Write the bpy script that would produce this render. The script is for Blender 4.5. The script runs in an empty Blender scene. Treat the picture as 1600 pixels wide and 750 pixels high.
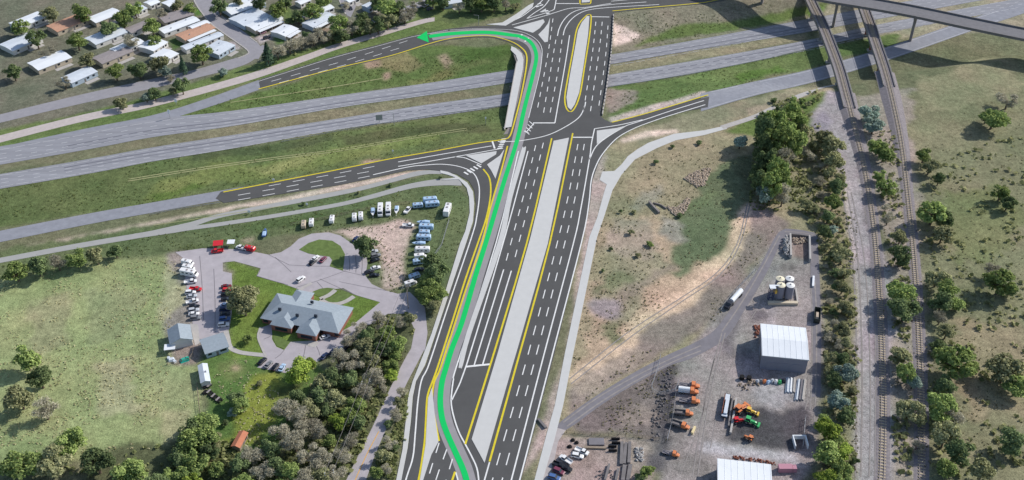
import bpy, bmesh, math, random
import numpy as np
from mathutils import Vector
from mathutils.geometry import tessellate_polygon

random.seed(7)
rng = np.random.default_rng(7)
S = bpy.context.scene
COL = S.collection
R = math.radians

# ------------------------------------------------------------------ camera, sky, sun, exposure
PITCH = R(38.0)
FPX = 1700.0
DIST = 512.0
cd = bpy.data.cameras.new('Camera')
cam = bpy.data.objects.new('Camera', cd)
COL.objects.link(cam)
CAMP = np.array([0.0, -DIST * math.cos(PITCH), DIST * math.sin(PITCH)])
cam.location = CAMP
cam.rotation_euler = (math.pi / 2 - PITCH, 0, 0)
cd.sensor_width = 36
cd.lens = FPX / 1600 * 36
cd.clip_start = 1
cd.clip_end = 9000
S.camera = cam

SUN_EL, SUN_DIR = R(36), (1.0, 0.5)              # the sun stands beyond the right far corner
az = math.atan2(SUN_DIR[0], SUN_DIR[1])           # clockwise from +Y
w = bpy.data.worlds.new('World')
S.world = w
w.use_nodes = True
sky = w.node_tree.nodes.new('ShaderNodeTexSky')
sky.sky_type = 'NISHITA'
sky.sun_disc = False
sky.sun_elevation = SUN_EL
sky.sun_rotation = az
bg = w.node_tree.nodes['Background']
bg.inputs['Strength'].default_value = 0.115
w.node_tree.links.new(sky.outputs['Color'], bg.inputs['Color'])
sd = bpy.data.lights.new('Sun', 'SUN')
sd.energy = 3.7
sd.angle = R(0.5)
sd.color = (1.0, 0.95, 0.88)
so = bpy.data.objects.new('Sun', sd)
COL.objects.link(so)
sv = Vector((math.sin(az) * math.cos(SUN_EL), math.cos(az) * math.cos(SUN_EL), math.sin(SUN_EL)))
so.rotation_euler = sv.to_track_quat('Z', 'Y').to_euler()
so.location = sv * 600
S.view_settings.view_transform = 'Standard'
S.view_settings.look = 'None'
S.view_settings.exposure = 0.2
S.view_settings.gamma = 1
S.view_settings.use_curve_mapping = False

# ------------------------------------------------------------------ photo pixel -> place
SP, CP = math.sin(PITCH), math.cos(PITCH)

def ray(px, py):
    x = (np.asarray(px, float) - 800) / FPX
    y = -(np.asarray(py, float) - 375) / FPX
    return np.stack([x, CP + y * SP, -SP + y * CP], -1)

def U(px, py, z=0.0):
    d = ray(px, py)
    t = (np.asarray(z) - CAMP[2]) / d[..., 2]
    p = CAMP + d * t[..., None]
    return p

def pix(x, y, z):
    rx, ry, rz = x - CAMP[0], y - CAMP[1], z - CAMP[2]
    dep = ry * CP - rz * SP
    up = ry * SP + rz * CP
    return 800 + FPX * rx / dep, 375 - FPX * up / dep

def ppm(px, py):                                   # photo pixels per metre at a ground point
    p = U(px, py)
    return FPX / ((p[1] - CAMP[1]) * CP + CAMP[2] * SP)

# the freeway runs in a cut: four lines across the place, tops at grade, bottoms on the cut's floor
def dep_px(px):
    return np.interp(np.asarray(px, float), [330, 660, 960, 1150], [0, 4.2, 4.2, 6.2])

def line_w(pts, floor):
    a = np.array(pts, float)
    p = U(a[:, 0], a[:, 1], -dep_px(a[:, 0]) if floor else 0.0)
    o = np.argsort(p[:, 0])
    return p[o, 0], p[o, 1]

N_TOP = line_w([(-300, 300), (100, 215), (234, 186), (400, 146), (530, 113), (660, 77), (800, 78), (830, 70), (957, 24), (1100, 7), (1400, -32), (1750, -80)], False)
N_BOT = line_w([(-300, 305), (100, 222), (234, 190), (363, 172), (530, 145), (660, 128), (806, 105), (955, 80), (1100, 55), (1233, 31), (1400, 2), (1750, -50)], True)
S_BOT = line_w([(-300, 345), (100, 280), (234, 257), (363, 235), (530, 206), (637, 191), (797, 168), (945, 143), (1100, 119), (1170, 125), (1260, 136), (1400, 112), (1750, 55)], True)
S_TOP = line_w([(-300, 420), (100, 345), (234, 325), (349, 297), (530, 262), (660, 238), (785, 214), (956, 190), (1100, 160), (1180, 152), (1275, 147), (1400, 122), (1750, 65)], False)
DX = U(np.array([330., 660., 960., 1150.]), np.array([200., 150., 120., 90.]))[:, 0]

def H(x, y):
    x = np.asarray(x, float); y = np.asarray(y, float)
    d = np.interp(x, DX, [0, 4.2, 4.2, 6.2]) * np.clip((395 - x) / 50, 0, 1)
    a, b = np.interp(x, *S_TOP), np.interp(x, *S_BOT)
    c, e = np.interp(x, *N_BOT), np.interp(x, *N_TOP)
    ts = np.clip((y - a) / np.maximum(b - a, 1.0), 0, 1)
    tn = np.clip((e - y) / np.maximum(e - c, 1.0), 0, 1)
    t = np.minimum(ts, tn)
    return -d * t * t * (3 - 2 * t)

def G(px, py, dz=0.0, flat=False):
    px = np.asarray(px, float); py = np.asarray(py, float)
    z = np.zeros(px.shape) + dz
    if not flat:
        for _ in range(30):
            p = U(px, py, z)
            z = 0.5 * z + 0.5 * (H(p[..., 0], p[..., 1]) + dz)
    p = U(px, py, z)
    if not flat:
        p[..., 2] = H(p[..., 0], p[..., 1]) + dz
    return p

def wdir(px, py, dx, dy):                          # heading angle on the ground of a photo direction
    n = math.hypot(dx, dy)
    a, b = U(px, py), U(px + 8 * dx / n, py + 8 * dy / n)
    return math.atan2(b[1] - a[1], b[0] - a[0])

def smooth(pts, n=8, closed=False):
    P = [np.array(p, float) for p in pts]
    out = []
    m = len(P)
    for i in range(m if closed else m - 1):
        p0 = P[(i - 1) % m] if (closed or i > 0) else 2 * P[0] - P[1]
        p1, p2 = P[i], P[(i + 1) % m]
        p3 = P[(i + 2) % m] if (closed or i + 2 < m) else 2 * P[-1] - P[-2]
        for k in range(n):
            t = k / n
            out.append(0.5 * (2 * p1 + (p2 - p0) * t + (2 * p0 - 5 * p1 + 4 * p2 - p3) * t * t + (3 * p1 - p0 - 3 * p2 + p3) * t ** 3))
    if not closed:
        out.append(P[-1])
    return np.array(out)

def resample(w, step):
    seg = np.linalg.norm(np.diff(w, axis=0), axis=1)
    s = np.concatenate([[0], np.cumsum(seg)])
    n = max(2, int(s[-1] / step) + 1)
    q = np.linspace(0, s[-1], n)
    return np.stack([np.interp(q, s, w[:, k]) for k in range(w.shape[1])], -1), s[-1]

# ------------------------------------------------------------------ materials
def lin(v):
    v /= 255.0
    return v / 12.92 if v <= 0.04045 else ((v + 0.055) / 1.055) ** 2.4

def c8(r, g, b, k=1.0):
    return (lin(r) * k, lin(g) * k, lin(b) * k)

def mat(name, rgb, rough=0.85, nscale=0.5, namt=0.18, spec=0.2, metal=0.0, stretch=None, fine=0.0):
    m = bpy.data.materials.new(name)
    m.use_nodes = True
    nt = m.node_tree; N = nt.nodes; L = nt.links
    b = N['Principled BSDF']
    b.inputs['Roughness'].default_value = rough
    b.inputs['Specular IOR Level'].default_value = spec
    b.inputs['Metallic'].default_value = metal
    if namt <= 0:
        b.inputs['Base Color'].default_value = (*rgb, 1)
        return m
    geo = N.new('ShaderNodeNewGeometry')
    no = N.new('ShaderNodeTexNoise')
    no.inputs['Scale'].default_value = nscale
    no.inputs['Detail'].default_value = 6
    no.inputs['Roughness'].default_value = 0.65
    src = geo.outputs['Position']
    if stretch:
        mp = N.new('ShaderNodeMapping')
        mp.inputs['Rotation'].default_value = (0, 0, stretch[0])
        mp.inputs['Scale'].default_value = (stretch[1], 1, 1)
        L.new(src, mp.inputs['Vector']); src = mp.outputs['Vector']
    L.new(src, no.inputs['Vector'])
    mr = N.new('ShaderNodeMapRange')
    mr.inputs['From Min'].default_value = 0.25; mr.inputs['From Max'].default_value = 0.75
    mr.inputs['To Min'].default_value = 1 - namt; mr.inputs['To Max'].default_value = 1 + namt
    L.new(no.outputs['Fac'], mr.inputs['Value'])
    mx = N.new('ShaderNodeVectorMath'); mx.operation = 'SCALE'
    mx.inputs[0].default_value = rgb
    L.new(mr.outputs[0], mx.inputs['Scale'])
    L.new(mx.outputs['Vector'], b.inputs['Base Color'])
    return m

def leafmat(name, dark, light, trans=0.25, rough=0.7):
    m = bpy.data.materials.new(name)
    m.use_nodes = True
    nt = m.node_tree; N = nt.nodes; L = nt.links
    N.remove(N['Principled BSDF'])
    geo = N.new('ShaderNodeNewGeometry')
    info = N.new('ShaderNodeObjectInfo')
    mx = N.new('ShaderNodeMix'); mx.data_type = 'RGBA'
    mx.inputs['A'].default_value = (*dark, 1); mx.inputs['B'].default_value = (*light, 1)
    L.new(geo.outputs['Random Per Island'], mx.inputs['Factor'])
    mr = N.new('ShaderNodeMapRange')
    mr.inputs['To Min'].default_value = 0.75; mr.inputs['To Max'].default_value = 1.25
    L.new(info.outputs['Random'], mr.inputs['Value'])
    sc = N.new('ShaderNodeVectorMath'); sc.operation = 'SCALE'
    L.new(mx.outputs['Result'], sc.inputs[0]); L.new(mr.outputs[0], sc.inputs['Scale'])
    d = N.new('ShaderNodeBsdfDiffuse'); t = N.new('ShaderNodeBsdfTranslucent'); ms = N.new('ShaderNodeMixShader')
    ms.inputs['Fac'].default_value = trans
    L.new(sc.outputs['Vector'], d.inputs['Color']); L.new(sc.outputs['Vector'], t.inputs['Color'])
    L.new(d.outputs[0], ms.inputs[1]); L.new(t.outputs[0], ms.inputs[2])
    L.new(ms.outputs[0], N['Material Output'].inputs['Surface'])
    return m

MT = {
    'road': mat('dark_asphalt', c8(87, 87, 87), 0.9, 0.12, 0.1),
    'lane': mat('glow_grey_lane', c8(150, 147, 149), 0.9, 0.2, 0.08),  # lighter grey stands in for the glow round the route arrow
    'pave': mat('pale_concrete', c8(198, 198, 196), 0.9, 0.3, 0.05),
    'pathgrey': mat('grey_path', c8(163, 163, 161), 0.9, 0.3, 0.07),
    'white': mat('white_road_paint', c8(226, 226, 224), 0.8, 0.5, 0.12),
    'worn': mat('worn_road_paint', c8(196, 197, 200), 0.8, 0.7, 0.2),
    'yellow': mat('yellow_road_paint', c8(216, 198, 52), 0.8, 0.5, 0.14),
    'orangepaint': mat('faded_centre_line', c8(214, 168, 92), 0.8, 0.8, 0.15),
    'green': mat('green_road_paint', c8(14, 194, 98), 0.8, 0.3, 0.05),
    'fwy': mat('freeway_asphalt', c8(144, 145, 151), 0.9, 0.35, 0.2, stretch=(R(12), 0.06)),
    'seam': mat('asphalt_seam', c8(114, 115, 124), 0.9, 0.4, 0.2),
    'street': mat('street_asphalt', c8(150, 148, 153), 0.9, 0.3, 0.12),
    'lot': mat('parking_asphalt', c8(174, 168, 172), 0.9, 0.25, 0.13),
    'gravelroad': mat('gravel_road', c8(126, 123, 128), 0.95, 0.25, 0.16),
    'concrete': mat('concrete', c8(178, 174, 170), 0.9, 0.4, 0.14),
    'darkconcrete': mat('weathered_concrete', c8(122, 118, 118), 0.9, 0.4, 0.2),
    'deck': mat('bridge_concrete', c8(140, 134, 130), 0.9, 0.5, 0.2),
    'flydeck': mat('flyover_asphalt', c8(120, 119, 122), .9, .4, .15),
    'rust': mat('rusty_steel', c8(150, 100, 84), 0.8, 0.6, 0.25),
    'steel': mat('galvanised_steel', c8(170, 172, 176), 0.5, 0.5, 0.1, 0.5, 0.3),
    'rail': mat('rail_steel', c8(150, 140, 135), 0.5, 0.5, 0.15, 0.5, 0.4),
    'sleeper': mat('timber_sleeper', c8(186, 172, 146), 0.9, 0.8, 0.25),
    'ballast': mat('ballast', c8(134, 128, 130), 0.95, 0.9, 0.3),
    'lawn': mat('mown_lawn', c8(100, 118, 66), 0.95, 0.5, 0.3),
    'bluegrey': mat('blue_grey_shingle', c8(150, 161, 170), 0.85, 0.9, 0.12),
    'roofwhite': mat('white_metal_roof', c8(226, 230, 234), 0.6, 0.2, 0.06),
    'roofpale': mat('pale_metal_roof', c8(205, 212, 220), 0.6, 0.4, 0.1),
    'roofgrey': mat('grey_shingle', c8(150, 143, 143), 0.85, 0.8, 0.15),
    'roofbrown': mat('brown_shingle', c8(190, 148, 124), 0.85, 0.8, 0.14),
    'terracotta': mat('red_brown_roof', c8(190, 125, 98), 0.85, 0.6, 0.15),
    'brick': mat('brick_wall', c8(142, 98, 86), 0.9, 1.5, 0.2),
    'wallwhite': mat('white_siding', c8(214, 212, 208), 0.8, 0.6, 0.06),
    'wallgrey': mat('grey_metal_cladding', c8(138, 138, 150), 0.7, 0.5, 0.06),
    'walltan': mat('tan_siding', c8(190, 178, 160), 0.8, 0.6, 0.08),
    'wallblue': mat('pale_blue_siding', c8(170, 184, 198), 0.8, 0.6, 0.08),
    'glass': mat('dark_glass', c8(44, 50, 60), 0.15, 1, 0, 0.5),
    'door': mat('door_paint', c8(120, 116, 116), 0.6, 1, 0.08),
    'tyre': mat('tyre_rubber', c8(34, 34, 36), 0.9, 1, 0),
    'rim': mat('wheel_rim', c8(150, 150, 152), 0.4, 1, 0, 0.5, 0.5),
    'bark': mat('tree_bark', c8(104, 92, 80), 0.95, 2, 0.25),
    'wood': mat('weathered_wood', c8(150, 136, 120), 0.9, 1.2, 0.22),
    'rubble': mat('broken_stone', c8(186, 170, 152), 0.95, 0.8, 0.3),
    'rubblegrey': mat('grey_rubble', c8(176, 174, 172), 0.95, 0.8, 0.3),
    'shadowless': mat('dark_interior', c8(60, 58, 60), 0.95, 1, 0.1),
    'teal': mat('teal_tarp', c8(40, 170, 150), 0.7, 1, 0.1),
    'palette_brown': mat('pallet_wood', c8(176, 140, 110), 0.9, 1, 0.2),
}
CARCOL = {'white': (232, 232, 232), 'black': (30, 32, 38), 'dark': (52, 54, 62), 'grey': (128, 130, 134), 'silver': (186, 190, 196), 'red': (206, 42, 50),
          'dark red': (112, 34, 40), 'blue': (78, 108, 160), 'pale blue': (172, 198, 224), 'dark blue': (42, 56, 92), 'maroon': (122, 62, 82), 'orange': (214, 132, 84),
          'yellow': (232, 190, 80), 'green': (70, 176, 104), 'tan': (196, 180, 156), 'pink': (190, 138, 152), 'dark green': (50, 62, 58)}
_cm = {}
def paint(c):
    if c not in _cm:
        _cm[c] = mat(c.replace(' ', '_') + '_paint', c8(*CARCOL[c]), 0.35, 1, 0, 0.5)
    return _cm[c]

# ------------------------------------------------------------------ object helpers
ROADS = []

class MB:
    def __init__(s): s.v = []; s.f = []
    def add(s, v, f):
        n = len(s.v); s.v += [tuple(map(float, p)) for p in v]; s.f += [[i + n for i in q] for q in f]
        return s
    def box(s, c, d, rz=0.0, taper=1.0):
        ca, sa = math.cos(rz), math.sin(rz)
        v = []
        for z, k in ((-.5, 1), (.5, taper)):
            for x, y in ((-.5, -.5), (.5, -.5), (.5, .5), (-.5, .5)):
                X, Y = x * d[0] * k, y * d[1] * k
                v.append((c[0] + X * ca - Y * sa, c[1] + X * sa + Y * ca, c[2] + z * d[2]))
        return s.add(v, [(3, 2, 1, 0), (4, 5, 6, 7), (0, 1, 5, 4), (1, 2, 6, 5), (2, 3, 7, 6), (3, 0, 4, 7)])
    def tube(s, a, b, r0, r1=None, n=8):
        r1 = r0 if r1 is None else r1
        a, b = Vector(a), Vector(b)
        q = (b - a).to_track_quat('Z', 'Y')
        v = []
        for p, r in ((a, r0), (b, r1)):
            for k in range(n):
                t = 2 * math.pi * k / n
                v.append(p + q @ Vector((r * math.cos(t), r * math.sin(t), 0)))
        f = [(k, (k + 1) % n, n + (k + 1) % n, n + k) for k in range(n)] + [tuple(range(n))[::-1], tuple(range(n, 2 * n))]
        return s.add(v, f)
    def prism(s, poly, z0, z1):                    # poly: list of (x, y), any shape
        P = [(float(p[0]), float(p[1])) for p in poly]
        a = sum(P[i][0] * P[(i + 1) % len(P)][1] - P[(i + 1) % len(P)][0] * P[i][1] for i in range(len(P)))
        if a < 0: P = P[::-1]
        n = len(P)
        tri = tessellate_polygon([[Vector((p[0], p[1], 0)) for p in P]])
        f = []
        for t in tri:
            t = list(t)
            A = (P[t[1]][0] - P[t[0]][0]) * (P[t[2]][1] - P[t[0]][1]) - (P[t[1]][1] - P[t[0]][1]) * (P[t[2]][0] - P[t[0]][0])
            if A < 0: t = t[::-1]
            f.append([i + n for i in t])
        f += [(k, (k + 1) % n, n + (k + 1) % n, n + k) for k in range(n)]
        return s.add([(p[0], p[1], z0) for p in P] + [(p[0], p[1], z1) for p in P], f)
    def mesh(s, name, m=None):
        me = bpy.data.meshes.new(name)
        me.from_pydata(s.v, [], s.f); me.update()
        if m: me.materials.append(m)
        return me
    def build(s, name, m, parent=None):
        o = bpy.data.objects.new(name, s.mesh(name, m))
        COL.objects.link(o)
        if parent: o.parent = parent
        return o

def obj(name, me, parent=None):
    o = bpy.data.objects.new(name, me); COL.objects.link(o)
    if parent: o.parent = parent
    return o

def tag(o, label=None, cat=None, group=None, kind=None):
    if label: o['label'] = label
    if cat: o['category'] = cat
    if group: o['group'] = group
    if kind: o['kind'] = kind
    return o

def empty(name, loc, rz=0.0, scale=None):
    e = bpy.data.objects.new(name, None); COL.objects.link(e)
    e.location = [float(v) for v in loc]; e.rotation_euler = (0, 0, rz)
    e.empty_display_size = 0.5
    if scale is not None: e.scale = scale
    return e

ORD = ['first', 'second', 'third', 'fourth', 'fifth', 'sixth', 'seventh', 'eighth', 'ninth', 'tenth', 'eleventh', 'twelfth', 'thirteenth', 'fourteenth',
       'fifteenth', 'sixteenth', 'seventeenth', 'eighteenth', 'nineteenth', 'twentieth']
LAB = {}
def later(o, look, place, axis, pos, cat, group):  # label settled once every thing of that look and place is known
    o['category'] = cat
    if group: o['group'] = group
    LAB.setdefault((look, place, axis), []).append((pos, o))

def settle_labels():
    for (look, place, axis), L in LAB.items():
        L.sort(key=lambda t: t[0])
        for i, (_, o) in enumerate(L):
            if len(L) == 1: o['label'] = f'{look} {place}'
            else:
                far = {'left': 'right', 'top': 'bottom'}[axis]; n = len(L)
                ends = {'left': ('the leftmost', 'the rightmost'), 'top': ('the topmost', 'the lowest')}[axis]
                if i == 0: q = ends[0]
                elif i == n - 1: q = ends[1]
                elif i < (n + 1) // 2: q = f'{ORD[i]} from the {axis}'
                else: q = f'{ORD[n - 1 - i]} from the {far}'
                o['label'] = f'{look} {place}, {q}'

def struct(name, mb, m):
    o = mb.build(name, m); o['kind'] = 'structure'; return o

def sheet(mb, pts, lift, z0=None, n=0, closed=True):
    P = smooth(pts, n, True) if n else np.array(pts, float)
    ROADS.append(P)
    w = G(P[:, 0], P[:, 1], lift, True)
    mb.prism([(p[0], p[1]) for p in w], lift - 0.12 if z0 is None else z0, lift)

def ribbon(mb, pts, width, lift, n=6, flat=True, step=2.0, z=None):
    P = smooth(pts, n) if n else np.array(pts, float)
    wpts = U(P[:, 0], P[:, 1], z) if z is not None else G(P[:, 0], P[:, 1], lift, flat)
    wpts, L = resample(wpts, step)
    strip(mb, wpts, width, lift, flat or z is not None)
    return wpts

def perp(wpts):
    t = np.gradient(wpts[:, :2], axis=0)
    t /= np.linalg.norm(t, axis=1)[:, None] + 1e-9
    return np.stack([-t[:, 1], t[:, 0]], -1)

def strip(mb, wpts, width, lift, flat):
    nrm = perp(wpts)
    if np.ndim(width): width = np.asarray(width)[:, None]
    a = wpts[:, :2] + nrm * width / 2; b = wpts[:, :2] - nrm * width / 2
    za = wpts[:, 2] if flat else H(a[:, 0], a[:, 1]) + lift
    zb = wpts[:, 2] if flat else H(b[:, 0], b[:, 1]) + lift
    v = []
    for i in range(len(wpts)):
        v += [(a[i, 0], a[i, 1], za[i]), (b[i, 0], b[i, 1], zb[i])]
    mb.add(v, [(2 * i, 2 * i + 1, 2 * i + 3, 2 * i + 2) for i in range(len(wpts) - 1)])

def dashes(mb, pts, width, dash, gap, lift, n=6, flat=True):
    P = smooth(pts, n)
    wpts, L = resample(G(P[:, 0], P[:, 1], lift, flat), 0.5)
    s = 0.0
    while s + dash < L:
        i0, i1 = int(s / 0.5), int((s + dash) / 0.5)
        seg = wpts[i0:i1 + 1]
        if len(seg) > 1: strip(mb, seg[[0, len(seg) // 2, -1]] if len(seg) > 2 else seg, width, lift, flat)
        s += dash + gap

def band(mb, A, B, lift, nl=120, nc=3, flat=False, n=6):   # road surface between two edge lines
    A = smooth(A, n); B = smooth(B, n)
    ROADS.append(np.concatenate([A, B[::-1]]))
    wa, _ = resample(np.concatenate([A, np.zeros((len(A), 1))], 1), 1e9) if False else (None, 0)
    def rs(P):
        seg = np.linalg.norm(np.diff(P, axis=0), axis=1); s = np.concatenate([[0], np.cumsum(seg)])
        q = np.linspace(0, s[-1], nl)
        return np.stack([np.interp(q, s, P[:, k]) for k in range(2)], -1)
    A, B = rs(A), rs(B)
    v = []
    for k in range(nc + 1):
        P = A + (B - A) * k / nc
        w_ = G(P[:, 0], P[:, 1], lift, flat)
        v += [tuple(p) for p in w_]
    f = []
    for k in range(nc):
        for i in range(nl - 1):
            f.append((k * nl + i, (k + 1) * nl + i, (k + 1) * nl + i + 1, k * nl + i + 1))
    mb.add(v, f)

def inpoly(px, py, poly):
    P = np.asarray(poly, float)
    x0, y0 = P.min(0); x1, y1 = P.max(0)
    out = np.zeros(px.shape, bool)
    sel = (px >= x0) & (px <= x1) & (py >= y0) & (py <= y1)
    X, Y = px[sel], py[sel]
    r = np.zeros(X.shape, bool)
    j = len(P) - 1
    for i in range(len(P)):
        xi, yi, xj, yj = P[i, 0], P[i, 1], P[j, 0], P[j, 1]
        if yi != yj:
            r ^= ((yi > Y) != (yj > Y)) & (X < (xj - xi) * (Y - yi) / (yj - yi) + xi)
        j = i
    out[sel] = r
    return out

def vnoise(x, y, sc, seed):
    g = np.random.default_rng(seed).random((64, 64))
    u, v = x / sc, y / sc
    iu, iv = np.floor(u).astype(int), np.floor(v).astype(int)
    fu, fv = u - iu, v - iv
    fu = fu * fu * (3 - 2 * fu); fv = fv * fv * (3 - 2 * fv)
    a = g[iu % 64, iv % 64]; b = g[(iu + 1) % 64, iv % 64]; c = g[iu % 64, (iv + 1) % 64]; d = g[(iu + 1) % 64, (iv + 1) % 64]
    return (a * (1 - fu) + b * fu) * (1 - fv) + (c * (1 - fu) + d * fu) * fv
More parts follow.
